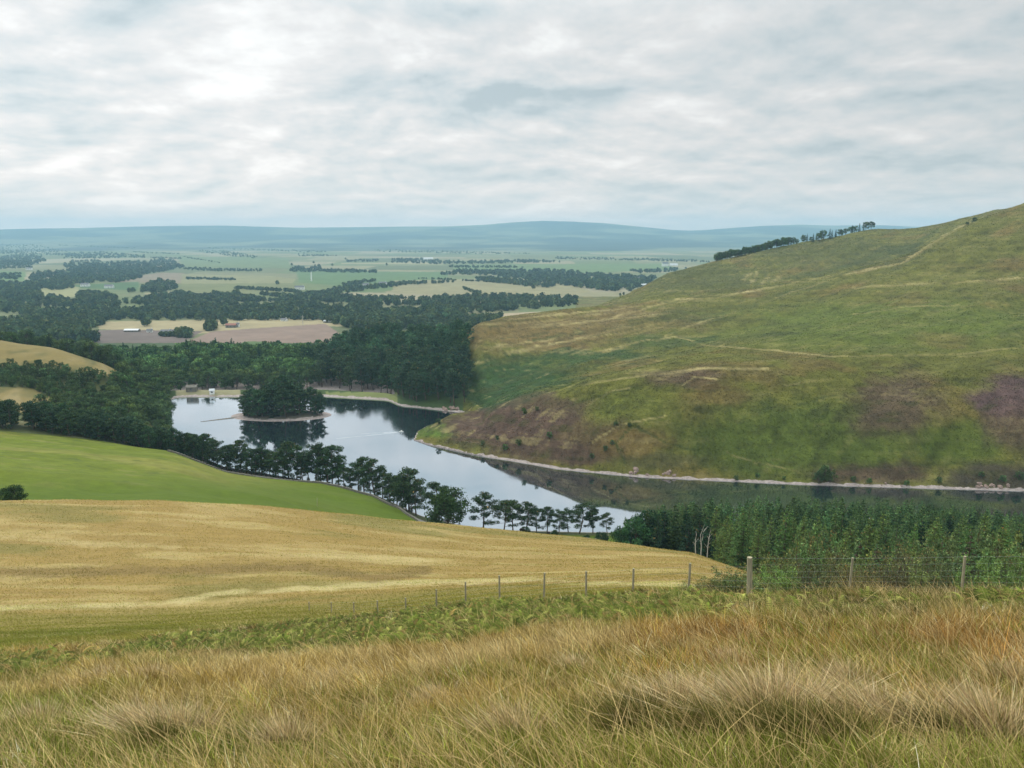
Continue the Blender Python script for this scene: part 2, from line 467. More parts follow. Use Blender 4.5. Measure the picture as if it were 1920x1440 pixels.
FIELDS = [
    ((0.20, 0.15, 0.10), [(215, 529), (255, 518), (300, 511), (346, 512), (340, 531)]), ((0.20, 0.19, 0.085), [(340, 514), (500, 517), (555, 523), (550, 531), (340, 532)]),
    ((0.14, 0.15, 0.055), [(340, 532), (550, 531), (560, 548), (400, 556), (340, 547)]), ((0.24, 0.23, 0.10), [(74, 540), (150, 537), (145, 556), (88, 560)]),
    ((0.055, 0.12, 0.04), [(135, 535), (262, 528), (258, 545), (150, 540)]), ((0.085, 0.15, 0.05), [(556, 508), (842, 510), (836, 526), (640, 536), (560, 530)]),
    ((0.23, 0.20, 0.10), [(740, 526), (840, 524), (960, 521), (1060, 532), (1112, 547), (980, 557), (740, 550), (690, 541)]), ((0.10, 0.15, 0.05), [(640, 537), (740, 527), (735, 545), (640, 552)]),
    ((0.26, 0.22, 0.13), [(585, 556), (650, 548), (740, 549), (730, 556), (600, 562)]), ((0.30, 0.24, 0.13), [(185, 603), (560, 597), (650, 598), (610, 606), (370, 626), (185, 617)]),
    ((0.30, 0.24, 0.13), [(540, 596), (650, 602), (640, 612), (540, 612)]), ((0.135, 0.098, 0.092), [(100, 622), (230, 618), (380, 621), (345, 642), (220, 652), (100, 645)]),
    ((0.215, 0.14, 0.115), [(348, 642), (395, 622), (470, 616), (610, 607), (648, 633), (560, 660), (375, 660)]), ((0.33, 0.25, 0.16), [(780, 600), (900, 590), (1040, 583), (1165, 568), (1165, 574), (1000, 592), (780, 607)]),
    ((0.25, 0.22, 0.10), [(860, 602), (1000, 592), (960, 606), (870, 614)]), ((0.07, 0.115, 0.035), [(462, 640), (500, 640), (500, 690), (462, 690)]),
    ((0.22, 0.21, 0.10), [(1030, 520), (1150, 518), (1165, 530), (1060, 532)]), ((0.24, 0.21, 0.11), [(270, 549), (335, 545), (350, 556), (270, 558)]),
    ((0.26, 0.23, 0.13), [(640, 493), (830, 491), (830, 496), (640, 495)]), ((0.11, 0.17, 0.06), [(850, 496), (1240, 494), (1280, 505), (1100, 512), (850, 505)]),
    ((0.26, 0.23, 0.15), [(60, 487), (150, 484), (290, 484), (200, 489), (60, 495)]), ((0.12, 0.16, 0.06), [(330, 480), (540, 484), (545, 503), (345, 500)]),
    ((0.10, 0.17, 0.05), [(0, 507), (50, 510), (45, 527), (0, 527)]), ((0.11, 0.17, 0.05), [(90, 522), (160, 516), (158, 524), (90, 528)])]


def cover(x, y, z, reg):
    """albedo of what grows on or covers the ground at points x, y, z"""
    u, v = project(x, y, z)
    c = np.zeros(x.shape + (3,))
    n1 = fbm(x / 9, y / 9, 4, 101); n2 = fbm(x / 2.2, y / 2.2, 3, 111); n3 = fbm(x / 40, y / 40, 4, 121)
    # near hillside: straw, rust and green grasses
    m = reg == 0
    if m.any():
        a = np.zeros((m.sum(), 3)) + np.array((0.20, 0.145, 0.045))
        xm, ym, um, vm = x[m], y[m], u[m], v[m]
        k1, k2 = n1[m], n2[m]
        a = lerp(a, (0.22, 0.115, 0.038), sstep(1050, 1400, um) * sstep(1420, 1330, vm) * sstep(1150, 1190, vm) * (0.75 + 0.5 * k2))
        a = lerp(a, (0.11, 0.13, 0.025), sstep(0.0, 0.5, k1 + 0.5 * k2 + 0.2 * sstep(1300, 1440, vm)))
        a = lerp(a, (0.30, 0.235, 0.12), sstep(0.05, 0.6, fbm(xm / 3, ym / 3, 3, 131) + 0.25 * sstep(1250, 1400, vm) * sstep(1250, 700, um)))
        a = lerp(a, (0.135, 0.160, 0.035), sstep(1330, 1420, vm + 60 * k1) * sstep(1050, 1300, um) * 0.85)
        a = lerp(a, (0.12, 0.12, 0.035), sstep(1195, 1150, vm) * 0.8)
        br_ = in_poly(um, vm, [(190, 1226), (300, 1188), (650, 1148), (920, 1118), (1300, 1104), (2000, 1112), (2000, 1150), (1640, 1166), (1400, 1152), (1200, 1160), (1000, 1166), (930, 1190), (600, 1212), (300, 1222)])
        a = lerp(a, (0.05, 0.052, 0.016), br_ * 0.75)
        c[m] = a
    m = reg == 1
    if m.any():
        um, vm = u[m], v[m]
        a = np.zeros((m.sum(), 3)) + np.array((0.270, 0.184, 0.056))
        patch = fbm(x[m] / 28, y[m] / 11, 4, 143)
        st = fbm(x[m] / 24, y[m] / 5, 4, 141)
        a = lerp(a, (0.26, 0.18, 0.058), sstep(0.0, 0.45, st) * .7)
        a = lerp(a, (0.42, 0.33, 0.14), sstep(0.0, 0.5, -fbm(x[m] / 16, y[m] / 3.5, 5, 151)) * 0.5)
        a = lerp(a, (0.165, 0.145, 0.040), sstep(0.12, 0.5, patch) * 0.65)
        a = lerp(a, (0.40, 0.30, 0.13), sstep(0.15, 0.5, -patch) * 0.4)
        lo = np.interp(um, [0, 300, 560, 800, 1100, 1290, 1370], [1148, 1140, 1128, 1104, 1096, 1106, 1120])
        a = lerp(a, (0.20, 0.160, 0.040), sstep(lo - 4, lo + 12, vm + 8 * st) * 0.95)
        a = lerp(a, (0.11, 0.115, 0.022), sstep(lo + 14, lo + 50, vm) * 0.7 * sstep(-.4, .3, n1[m]))
        tr = line_dist(um, vm, [(-100, 1146), (0, 1141), (150, 1137), (300, 1133), (420, 1112), (600, 1104), (760, 1092), (1000, 1088), (1200, 1094), (1300, 1100)])
        a = lerp(a, (0.44, 0.36, 0.17), sstep(7, 0, tr + 7 * n1[m] + 5 * n2[m]) * 0.75)
        tr = line_dist(um, vm, [(0, 1008), (200, 1022), (420, 1030), (700, 1046), (1000, 1060)])
        a = lerp(a, (0.42, 0.33, 0.15), sstep(5, -2, tr + 9 * n1[m] + 5 * n2[m]) * 0.5)
        tr = line_dist(um, vm, [(0, 1075), (300, 1070), (560, 1064), (700, 1082), (800, 1070)])
        a = lerp(a, (0.17, 0.115, 0.04), sstep(14, 3, tr + 6 * n2[m]) * 0.7)
        c[m] = a
    m = reg == 2
    if m.any():
        a = np.zeros((m.sum(), 3)) + np.array((0.112, 0.140, 0.010))
        st = fbm(x[m] / 60, y[m] / 16, 4, 161)
        a = lerp(a, (0.170, 0.170, 0.030), sstep(-0.1, 0.5, st))
        a = lerp(a, (0.21, 0.19, 0.06), sstep(0.25, 0.6, fbm(x[m] / 22, y[m] / 4, 4, 163)) * .5)
        a = a * (1 + 0.22 * fbm(x[m] / 4, y[m] / 4, 3, 165))[:, None]
        a = lerp(a, (0.06, 0.085, 0.015), sstep(0.42, 0.6, fbm(x[m] / 7, y[m] / 2.4, 3, 167)) * .55)
        a = lerp(a, (0.070, 0.108, 0.006), sstep(875, 930, v[m]) * 0.85)
        c[m] = a
    m = reg == 3
    c[m] = lerp(np.zeros((m.sum(), 3)) + np.array((0.075, 0.085, 0.03)), (0.14, 0.13, 0.06), sstep(0, 0.5, n1[m]))
    m = reg == 4
    c[m] = (0.10, 0.09, 0.07)
    m = reg == 5
    if m.any():
        a = np.zeros((m.sum(), 3)) + np.array((0.045, 0.07, 0.022))
        left = sstep(330, 210, u[m]) * (y[m] < 560)
        a = lerp(a, (0.19, 0.145, 0.05), left * sstep(-0.6, 0.1, n3[m] + 0.3))
        a = lerp(a, (0.27, 0.21, 0.10), left * sstep(0.1, 0.5, fbm(x[m] / 25, z[m] / 2.0, 4, 169)) * .6)
        a = lerp(a, (0.085, 0.085, 0.025), left * sstep(0.1, 0.45, -fbm(x[m] / 18, z[m] / 2.5, 4, 173)) * .8)
        a = lerp(a, (0.035, 0.05, 0.015), in_poly(u[m] + 6 * n1[m], v[m] + 3 * n1[m], [(-40, 690), (60, 686), (180, 700), (300, 742), (330, 790), (110, 790), (95, 745), (60, 728), (-40, 722)]) * 0.85)
        a = lerp(a, (0.15, 0.17, 0.06), (u[m] > 610) * (u[m] < 745) * (v[m] > 735))
        a = lerp(a, (0.22, 0.20, 0.11), (u[m] > 330) * (u[m] < 450) * (v[m] > 728))
        a = lerp(a, (0.07, 0.115, 0.035), (u[m] > 455) * (u[m] < 505) * (y[m] > 640))
        c[m] = a
    m = reg == 6
    if m.any():
        um = u[m] + 34 * fbm(x[m] / 22, y[m] / 22, 4, 171); vm = v[m] + 15 * fbm(x[m] / 18, y[m] / 18, 4, 181)
        a = np.zeros((m.sum(), 3)) + np.array((0.112, 0.110, 0.024))
        a = lerp(a, GRASS_B, sstep(0.0, 0.6, n3[m]) * 0.7)
        for (bu, bv, ru, rv, col, s) in HILL_SPOTS:
            d = np.hypot((um - bu) / ru, (vm - bv) / rv) + 0.22 * n1[m] + 0.12 * n2[m]
            a = lerp(a, col, 0.95 * s * sstep(1.3, 0.6, d))
        cc = x[m] * 0.8 + y[m] * 0.6; ss = -x[m] * 0.6 + y[m] * 0.8
        stk = 0.55 * fbm(cc / 30, ss / 4.5, 4, 191) + 0.65 * fbm(cc / 38, z[m] / 1.5 + ss / 40, 4, 195)
        a = lerp(a, STRAW, sstep(0.15, 0.45, stk) * (0.16 + 0.36 * sstep(1500, 900, u[m] + v[m] * .5 - 300)))
        a = lerp(a, (0.045, 0.05, 0.012), sstep(0.15, 0.5, -stk) * 0.55)
        for w, pts in HILL_GULLIES:
            d = line_dist(u[m] + 9 * n2[m] + 6 * n1[m], v[m] + 4 * n1[m], pts)
            a = lerp(a, (0.045, 0.058, 0.014), sstep(w * 1.6, w * 0.2, d) * (0.5 + 0.6 * n1[m] + .3 * n3[m]))
        for w, pts in HILL_LINES:
            d = line_dist(u[m] + 5 * n2[m], v[m] + 2.5 * n1[m], pts)
            a = lerp(a, STRAW, sstep(w * 1.5, w * 0.2, d) * (0.48 + 0.6 * n3[m] + 0.3 * n1[m]))
        a = a * (0.90 + 0.30 * n2[m][:, None] + 0.26 * n1[m][:, None]) * np.array((1.0, 1.0, 0.85))
        c[m] = a
    m = reg == 7
    if m.any():
        # a patchwork of fields
        xs, ys = x[m] / 330 + 0.12 * fbm(x[m] / 500, y[m] / 500, 2, 7), y[m] / 420 + 0.2 * x[m] / 330
        ix, iy = np.floor(xs), np.floor(ys)
        h = _hash(ix, iy, 201)
        pal = np.array([(0.14, 0.155, 0.065), (0.12, 0.15, 0.055), (0.22, 0.195, 0.105), (0.17, 0.165, 0.08), (0.10, 0.12, 0.05), (0.25, 0.21, 0.13), (0.13, 0.14, 0.06)])
        a = pal[(h * 6.99).astype(int)]
        um = u[m] + 2 * n3[m]; vm = v[m]
        for col, poly in FIELDS:
            a[in_poly(um, vm, poly)] = col
        a = a * 0.8 + a.mean(1, keepdims=True) * np.array((1.12, 1.05, 0.6)) * 0.2
        c[m] = a * (1 + 0.16 * n3[m] + 0.12 * n1[m])[:, None]
    m = reg == 8
    if m.any():
        nn = fbm(x[m] / 900, y[m] / 700, 5, 211)
        a = lerp(np.zeros((m.sum(), 3)) + np.array((0.075, 0.085, 0.05)), (0.03, 0.035, 0.03), sstep(-0.15, 0.25, nn))
        a = lerp(a, (0.17, 0.17, 0.10), sstep(0.05, 0.3, -nn) * 0.7)
        c[m] = a
    return np.clip(c, 0.004, 1)


# ------------------------------------------------------------------ mesh helpers
def mesh_from(name, verts, quads=None, tris=None, mat=None, colors=None, smooth=False, polys=None):
    """numpy mesh; colors = per-vertex rgb stored as the colour attribute 'cover'"""
    me = bpy.data.meshes.new(name)
    verts = np.asarray(verts, np.float32)
    loops, starts, n0 = [], [], 0
    for arr, k in ((quads, 4), (tris, 3)):
        if arr is not None and len(arr):
            arr = np.asarray(arr, np.int32)
            loops.append(arr.ravel())
            starts.append(n0 + np.arange(len(arr), dtype=np.int32) * k)
            n0 += arr.size
    if polys:
        for p in polys:
            loops.append(np.array(p, np.int32)); starts.append(np.array([n0], np.int32)); n0 += len(p)
    loops = np.concatenate(loops); starts = np.concatenate(starts)
    me.vertices.add(len(verts)); me.vertices.foreach_set('co', verts.ravel())
    me.loops.add(len(loops)); me.loops.foreach_set('vertex_index', loops)
    me.polygons.add(len(starts)); me.polygons.foreach_set('loop_start', starts)
    if smooth:
        me.polygons.foreach_set('use_smooth', np.ones(len(starts), bool))
    if colors is not None:
        at = me.color_attributes.new('cover', 'FLOAT_COLOR', 'POINT')
        ca = np.ones((len(verts), 4), np.float32); ca[:, :3] = colors
        at.data.foreach_set('color', ca.ravel())
    me.update(calc_edges=True)
    if mat:
        me.materials.append(mat)
    return me


def tag(o, label=None, cat=None, group=None, kind=None):
    for k, v in (('label', label), ('category', cat), ('group', group), ('kind', kind)):
        if v:
            o[k] = v
    return o


def link(name, me, parent=None):
    o = bpy.data.objects.new(name, me)
    COL.objects.link(o)
    if parent is not None:
        o.parent = parent
    return o


def empty(name, loc, rz=0.0, sc=1.0):
    o = bpy.data.objects.new(name, None)
    COL.objects.link(o)
    o.location = loc; o.rotation_euler = (0, 0, rz); o.scale = (sc, sc, sc) if isinstance(sc, (int, float)) else sc
    return o


def copy_tree(o, parent=None):
    c = o.copy(); COL.objects.link(c)
    if parent is not None:
        c.parent = parent
    for ch in o.children:
        copy_tree(ch, c)
    return c


class MB:
    """collects simple shapes into one mesh"""
    def __init__(s):
        s.v, s.f = [], []

    def add(s, vs, fs):
        n = len(s.v)
        s.v += [tuple(p) for p in vs]
        s.f += [tuple(i + n for i in f) for f in fs]
        return s

    def box(s, c, size, rot=None, taper=1.0):
        hx, hy, hz = [k / 2 for k in size]
        vs = []
        for dz in (-1, 1):
            t = taper if dz > 0 else 1
            for dx, dy in ((-1, -1), (1, -1), (1, 1), (-1, 1)):
                p = Vector((dx * hx * t, dy * hy * t, dz * hz))
                if rot is not None:
                    p = rot @ p
                vs.append(p + Vector(c))
        return s.add(vs, [(3, 2, 1, 0), (4, 5, 6, 7), (0, 1, 5, 4), (1, 2, 6, 5), (2, 3, 7, 6), (3, 0, 4, 7)])

    def tube(s, pts, rad, n=6, cap=True):
        pts = [Vector(p) for p in pts]
        rad = rad if isinstance(rad, (list, tuple)) else [rad] * len(pts)
        vs, fs = [], []
        for i, p in enumerate(pts):
            d = (pts[min(i + 1, len(pts) - 1)] - pts[max(i - 1, 0)]).normalized()
            a = d.cross(Vector((0.13, 0.97, 0.2))).normalized(); b = d.cross(a)
            for k in range(n):
                t = 2 * math.pi * k / n
                vs.append(p + (a * math.cos(t) + b * math.sin(t)) * rad[i])
        for i in range(len(pts) - 1):
            for k in range(n):
                fs.append((i * n + k, i * n + (k + 1) % n, (i + 1) * n + (k + 1) % n, (i + 1) * n + k))
        if cap:
            fs.append(tuple(range(n - 1, -1, -1))); fs.append(tuple((len(pts) - 1) * n + k for k in range(n)))
        return s.add(vs, fs)

    def mesh(s, name, mat, smooth=False):
        me = bpy.data.meshes.new(name)
        me.from_pydata(s.v, [], s.f)
        me.materials.append(mat)
        if smooth:
            me.polygons.foreach_set('use_smooth', [True] * len(me.polygons))
        me.update()
        return me


# ------------------------------------------------------------------ materials
def new_mat(name):
    m = bpy.data.materials.new(name)
    m.use_nodes = True
    nt = m.node_tree
    nt.nodes.clear()
    out = nt.nodes.new('ShaderNodeOutputMaterial')
    b = nt.nodes.new('ShaderNodeBsdfPrincipled')
    b.inputs['Roughness'].default_value = 0.9
    b.inputs['Specular IOR Level'].default_value = 0.15
    nt.links.new(b.outputs[0], out.inputs[0])
    return m, nt, b


def ground_mat(name, scale, contrast, bump=0.4, bdist=0.1, aniso=(1, 1, 1), scale2=None, shore=False):
    m, nt, b = new_mat(name)
    nd, lk = nt.nodes, nt.links
    at = N(nd, 'ShaderNodeVertexColor', layer_name='cover')
    geo = N(nd, 'ShaderNodeNewGeometry')
    mp = N(nd, 'ShaderNodeMapping')
    mp.inputs['Scale'].default_value = aniso
    lk.new(geo.outputs['Position'], mp.inputs[0])
    n1 = noise(nd, lk, mp.outputs[0], scale, 8, 0.65)
    n2 = noise(nd, lk, geo.outputs['Position'], scale2 or scale * 5, 4, 0.7)
    f = math_node(nd, lk, 'ADD', math_node(nd, lk, 'MULTIPLY', n1, 0.6), math_node(nd, lk, 'MULTIPLY', n2, 0.4))
    f = math_node(nd, lk, 'MULTIPLY_ADD', f, contrast * 2, 1 - contrast)
    f = math_node(nd, lk, 'MAXIMUM', f, 0.25)
    cmb = N(nd, 'ShaderNodeCombineXYZ')
    for i in range(3):
        lk.new(f, cmb.inputs[i])
    c = mix_col(nd, lk, 1.0, at.outputs[0], cmb.outputs[0], 'MULTIPLY')
    if shore:
        # bare stones between the water line and the grass
        sp = N(nd, 'ShaderNodeSeparateXYZ'); lk.new(geo.outputs['Position'], sp.inputs[0])
        nz = noise(nd, lk, geo.outputs['Position'], 0.25, 3, 0.5)
        lim = math_node(nd, lk, 'MULTIPLY_ADD', nz, 1.8, WATER - 0.15)
        w = math_node(nd, lk, 'LESS_THAN', sp.outputs[2], lim)
        far = math_node(nd, lk, 'LESS_THAN', sp.outputs[1], 600.0)
        w = math_node(nd, lk, 'MULTIPLY', w, far)
        stone = ramp(nd, lk, n2, [(0.3, (0.20, 0.165, 0.15)), (0.7, (0.42, 0.35, 0.32))])
        c = mix_col(nd, lk, w, c, stone)
    lk.new(c, b.inputs['Base Color'])
    bp = N(nd, 'ShaderNodeBump')
    bp.inputs['Strength'].default_value = bump
    bp.inputs['Distance'].default_value = bdist
    lk.new(f, bp.inputs['Height'])
    lk.new(bp.outputs[0], b.inputs['Normal'])
    return m


def leaf_mat(name, base, var=0.35, rough=0.75, transl=0.25, attr=False):
    m, nt, b = new_mat(name)
    nd, lk = nt.nodes, nt.links
    oi = N(nd, 'ShaderNodeObjectInfo')
    at = N(nd, 'ShaderNodeVertexColor', layer_name='cover')
    # tree-to-tree tint
    tint = ramp(nd, lk, oi.outputs['Random'], [(0.0, (0.66, 0.76, 0.80)), (0.3, (1.0, 1.0, 1.0)), (0.6, (1.35, 1.22, 0.95)), (0.8, (0.82, 0.95, 0.9)), (1.0, (1.15, 1.35, 1.1))])
    c = mix_col(nd, lk, 1.0, at.outputs[0], tint, 'MULTIPLY')
    if base is not None:
        c = mix_col(nd, lk, 1.0, c, tuple(base), 'MULTIPLY')
    lk.new(c, b.inputs['Base Color'])
    b.inputs['Roughness'].default_value = rough
    b.inputs['Specular IOR Level'].default_value = 0.06
    tr = N(nd, 'ShaderNodeBsdfTranslucent')
    lk.new(c, tr.inputs[0])
    mx = N(nd, 'ShaderNodeMixShader')
    mx.inputs[0].default_value = transl
    lk.new(b.outputs[0], mx.inputs[1]); lk.new(tr.outputs[0], mx.inputs[2])
    lk.new(mx.outputs[0], nd['Material Output'].inputs[0])
    return m


def plain_mat(name, col, rough=0.8, nscale=3.0, var=0.3, bump=0.3, aniso=(1, 1, 1), spec=0.2, col2=None):
    m, nt, b = new_mat(name)
    nd, lk = nt.nodes, nt.links
    tc = N(nd, 'ShaderNodeTexCoord')
    mp = N(nd, 'ShaderNodeMapping'); mp.inputs['Scale'].default_value = aniso
    lk.new(tc.outputs['Object'], mp.inputs[0])
    n = noise(nd, lk, mp.outputs[0], nscale, 8, 0.6)
    lo = tuple(k * (1 - var) for k in col)
    hi = tuple(col2) if col2 else tuple(min(1, k * (1 + var)) for k in col)
    lk.new(ramp(nd, lk, n, [(0.3, lo), (0.7, hi)]), b.inputs['Base Color'])
    b.inputs['Roughness'].default_value = rough
    b.inputs['Specular IOR Level'].default_value = spec
    bp = N(nd, 'ShaderNodeBump'); bp.inputs['Strength'].default_value = bump; bp.inputs['Distance'].default_value = 0.02
    lk.new(n, bp.inputs['Height']); lk.new(bp.outputs[0], b.inputs['Normal'])
    return m


M = {}
M['near'] = ground_mat('near_turf', 3.0, 0.75, 0.6, 0.06)
M['gold'] = ground_mat('golden_grass', 0.55, 0.55, 0.7, 0.3, (0.45, 1.4, 1), 2.6)
M['past'] = ground_mat('pasture_grass', 0.5, 0.6, 0.6, 0.25, (0.5, 1.2, 1), 1.6)
M['hill'] = ground_mat('hill_grass', 0.16, 0.75, 0.8, 0.9, (1, 1, 1.6), 0.7, shore=True)
M['valley'] = ground_mat('valley_ground', 0.12, 0.4, 0.3, 0.5, shore=True)
M['plain'] = ground_mat('farmland', 0.02, 0.3, 0.1, 1.0)
M['far'] = ground_mat('moorland', 0.003, 0.6, 0.6, 12.0, (1, 1, 1), 0.012)
M['needle'] = leaf_mat('spruce_needles', None, transl=0.12)
M['leaf'] = leaf_mat('broad_leaves', None, transl=0.25)
M['blade'] = leaf_mat('grass_blades', None, transl=0.3)
M['bark'] = plain_mat('bark', (0.09, 0.07, 0.055), 0.95, 2.0, 0.5, 0.6, (2, 2, 0.6))
M['pbark'] = plain_mat('pine_bark', (0.10, 0.07, 0.055), 0.95, 2.0, 0.5, 0.6, (2, 2, 0.6))
M['dead'] = plain_mat('dead_wood', (0.42, 0.40, 0.36), 0.9, 2.0, 0.3, 0.4)
M['post'] = plain_mat('weathered_post', (0.34, 0.30, 0.20), 0.9, 9.0, 0.35, 0.8, (2, 2, 0.25))
M['wire'] = plain_mat('fence_wire', (0.30, 0.31, 0.31), 0.5, 3.0, 0.2, 0.1, spec=0.5)
M['rock'] = plain_mat('pink_rock', (0.25, 0.18, 0.15), 0.9, 0.8, 0.35, 0.8)
M['stone'] = plain_mat('grey_stone', (0.17, 0.155, 0.13), 0.9, 1.8, 0.4, 0.8)
M['white'] = plain_mat('whitewashed_wall', (0.74, 0.74, 0.70), 0.8, 1.0, 0.08, 0.1)
M['slate'] = plain_mat('slate_roof', (0.13, 0.13, 0.14), 0.7, 2.0, 0.25, 0.3)
M['tile'] = plain_mat('red_roof', (0.27, 0.12, 0.09), 0.8, 2.0, 0.25, 0.3)
M['glass'] = plain_mat('dark_window', (0.03, 0.035, 0.04), 0.15, 2.0, 0.1, 0.0, spec=0.5)
M['metal'] = plain_mat('pale_sheet_roof', (0.50, 0.52, 0.53), 0.5, 1.0, 0.1, 0.1, spec=0.4)
M['road'] = plain_mat('old_tarmac', (0.17, 0.165, 0.15), 0.9, 0.5, 0.2, 0.2)
M['wool'] = plain_mat('dark_fleece', (0.02, 0.018, 0.016), 0.95, 8.0, 0.4, 0.6)
M['foam'] = plain_mat('foam', (0.50, 0.54, 0.57), 0.5, 1.0, 0.2, 0.2)


def water_mat():
    m = bpy.data.materials.new('lake_water'); m.use_nodes = True
    nd, lk = m.node_tree.nodes, m.node_tree.links
    nd.clear()
    out = N(nd, 'ShaderNodeOutputMaterial')
    gl = N(nd, 'ShaderNodeBsdfGlossy'); df = N(nd, 'ShaderNodeBsdfDiffuse'); mx = N(nd, 'ShaderNodeMixShader')
    df.inputs[0].default_value = (0.012, 0.020, 0.026, 1)
    gl.inputs[0].default_value = (0.86, 0.93, 1.0, 1)
    geo = N(nd, 'ShaderNodeNewGeometry')
    mp = N(nd, 'ShaderNodeMapping'); mp.inputs['Scale'].default_value = (1, 1, 1)
    lk.new(geo.outputs['Position'], mp.inputs[0])
    patch = noise(nd, lk, mp.outputs[0], 0.016, 3, 0.5, 0.6)
    pr = ramp(nd, lk, patch, [(0.46, 0.0), (0.62, 1.0)])
    rp = noise(nd, lk, mp.outputs[0], 0.9, 4, 0.6)
    bp = N(nd, 'ShaderNodeBump')
    bp.inputs['Distance'].default_value = 0.06
    lk.new(math_node(nd, lk, 'MULTIPLY_ADD', pr, 0.14, 0.035), bp.inputs['Strength'])
    lk.new(rp, bp.inputs['Height'])
    lk.new(bp.outputs[0], gl.inputs['Normal'])
    lk.new(math_node(nd, lk, 'MULTIPLY_ADD', pr, 0.07, 0.035), gl.inputs['Roughness'])
    fr = N(nd, 'ShaderNodeFresnel'); fr.inputs['IOR'].default_value = 1.33
    fac = math_node(nd, lk, 'MULTIPLY_ADD', fr.outputs[0], 1.0, 0.50, clamp=True)
    lk.new(fac, mx.inputs[0]); lk.new(df.outputs[0], mx.inputs[1]); lk.new(gl.outputs[0], mx.inputs[2])
    lk.new(mx.outputs[0], out.inputs[0])
    return m


M['water'] = water_mat()

# ------------------------------------------------------------------ ground
CG = cover(XG, YG, ZG, REG)
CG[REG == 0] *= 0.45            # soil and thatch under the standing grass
verts_all = np.stack([XG, YG, ZG], -1).reshape(-1, 3)
cols_all = CG.reshape(-1, 3)
idx = np.arange(NR * NA).reshape(NR, NA)
q = np.stack([idx[:-1, :-1], idx[:-1, 1:], idx[1:, 1:], idx[1:, :-1]], -1).reshape(-1, 4)
freg = REG[:-1, :-1].reshape(-1)


def ground_part(name, regs, mat):
    sel = q[np.isin(freg, regs)]
    uq, inv = np.unique(sel.ravel(), return_inverse=True)
    me = mesh_from(name, verts_all[uq], quads=inv.reshape(-1, 4)[:, ::-1], mat=mat, colors=cols_all[uq], smooth=True)
    return tag(link(name, me), kind='structure')


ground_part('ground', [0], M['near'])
ground_part('field', [1], M['gold'])
ground_part('pasture', [2], M['past'])
ground_part('lake_bank', [3, 4, 5], M['valley'])
ground_part('hill', [6], M['hill'])
ground_part('plain', [7], M['plain'])
ground_part('distant_hills', [8], M['far'])

# the reservoir: one level sheet, its edge hidden under the banks
LAKE = [(300, 742), (325, 738), (450, 733), (620, 733), (740, 738), (760, 745), (840, 757), (900, 760), (940, 830), (1050, 866), (1200, 884), (1500, 900), (1920, 908), (2300, 900),
        (2300, 955), (1920, 985), (1700, 1010), (1500, 1025), (1100, 1018), (900, 1010), (780, 985), (700, 935), (600, 905), (420, 875), (330, 835), (290, 790)]
lw = [px_to_plane(u, v, WATER) for u, v in LAKE]
wm = MB(); wm.add([(x, y, WATER) for x, y in lw], [tuple(range(len(lw)))[::-1]])
wo = tag(link('water', wm.mesh('water', M['water'])), kind='structure')
for p in wo.data.polygons:
    if p.normal.z < 0:
        wo.data.flip_normals()
        break


# ------------------------------------------------------------------ trees: shapes
def quads_at(cen, size, rng, up_bias=0.0, flat=0.0, aspect=(0.6, 1.0)):
    """randomly turned small leaf-clump faces at points cen; returns verts, quads"""
    n = len(cen)
    nrm = rng.normal(size=(n, 3))
    nrm[:, 2] = nrm[:, 2] * (1 + flat * 3) + up_bias
    nrm /= np.linalg.norm(nrm, axis=1)[:, None] + 1e-9
    t = rng.normal(size=(n, 3))
    a = np.cross(nrm, t); a /= np.linalg.norm(a, axis=1)[:, None] + 1e-9
    b = np.cross(nrm, a)
    s = np.broadcast_to(size, (n,)) * rng.uniform(0.6, 1.35, n)
    w = (s * rng.uniform(*aspect, n))[:, None]
    s = s[:, None]
    bend = nrm * s * 0.18
    v = np.stack([cen - a * s * 0.5 - bend, cen - b * w * 0.5 + bend * 0.4, cen + a * s * 0.5 - bend, cen + b * w * 0.5 + bend * 0.4], 1)
    return v.reshape(-1, 3), np.arange(n * 4).reshape(n, 4)


def leaf_cols(n, base, rng, var=0.35, dead=0.0):
    k = np.exp(rng.normal(0, var, n))[:, None]
    c = np.array(base)[None] * k
    hue = rng.uniform(-0.12, 0.12, n)[:, None]
    c = c * (1 + hue * np.array([1.5, 0.3, -0.6]))
    if dead:
        d = rng.random(n) < dead
        c[d] = np.array((0.13, 0.085, 0.035)) * k[d]
    return np.repeat(np.clip(c, 0.002, 1), 4, axis=0)


def make_tree(name, label_cat, trunk_mb, cv, cq, cc, leafm, barkm, crown_name='crown'):
    """prototype: returns (trunk mesh, crown mesh)"""
    tm = trunk_mb.mesh(name + '_trunk', barkm, True) if trunk_mb else None
    cm = mesh_from(name + '_' + crown_name, cv, quads=cq, mat=leafm, colors=cc)
    return tm, cm


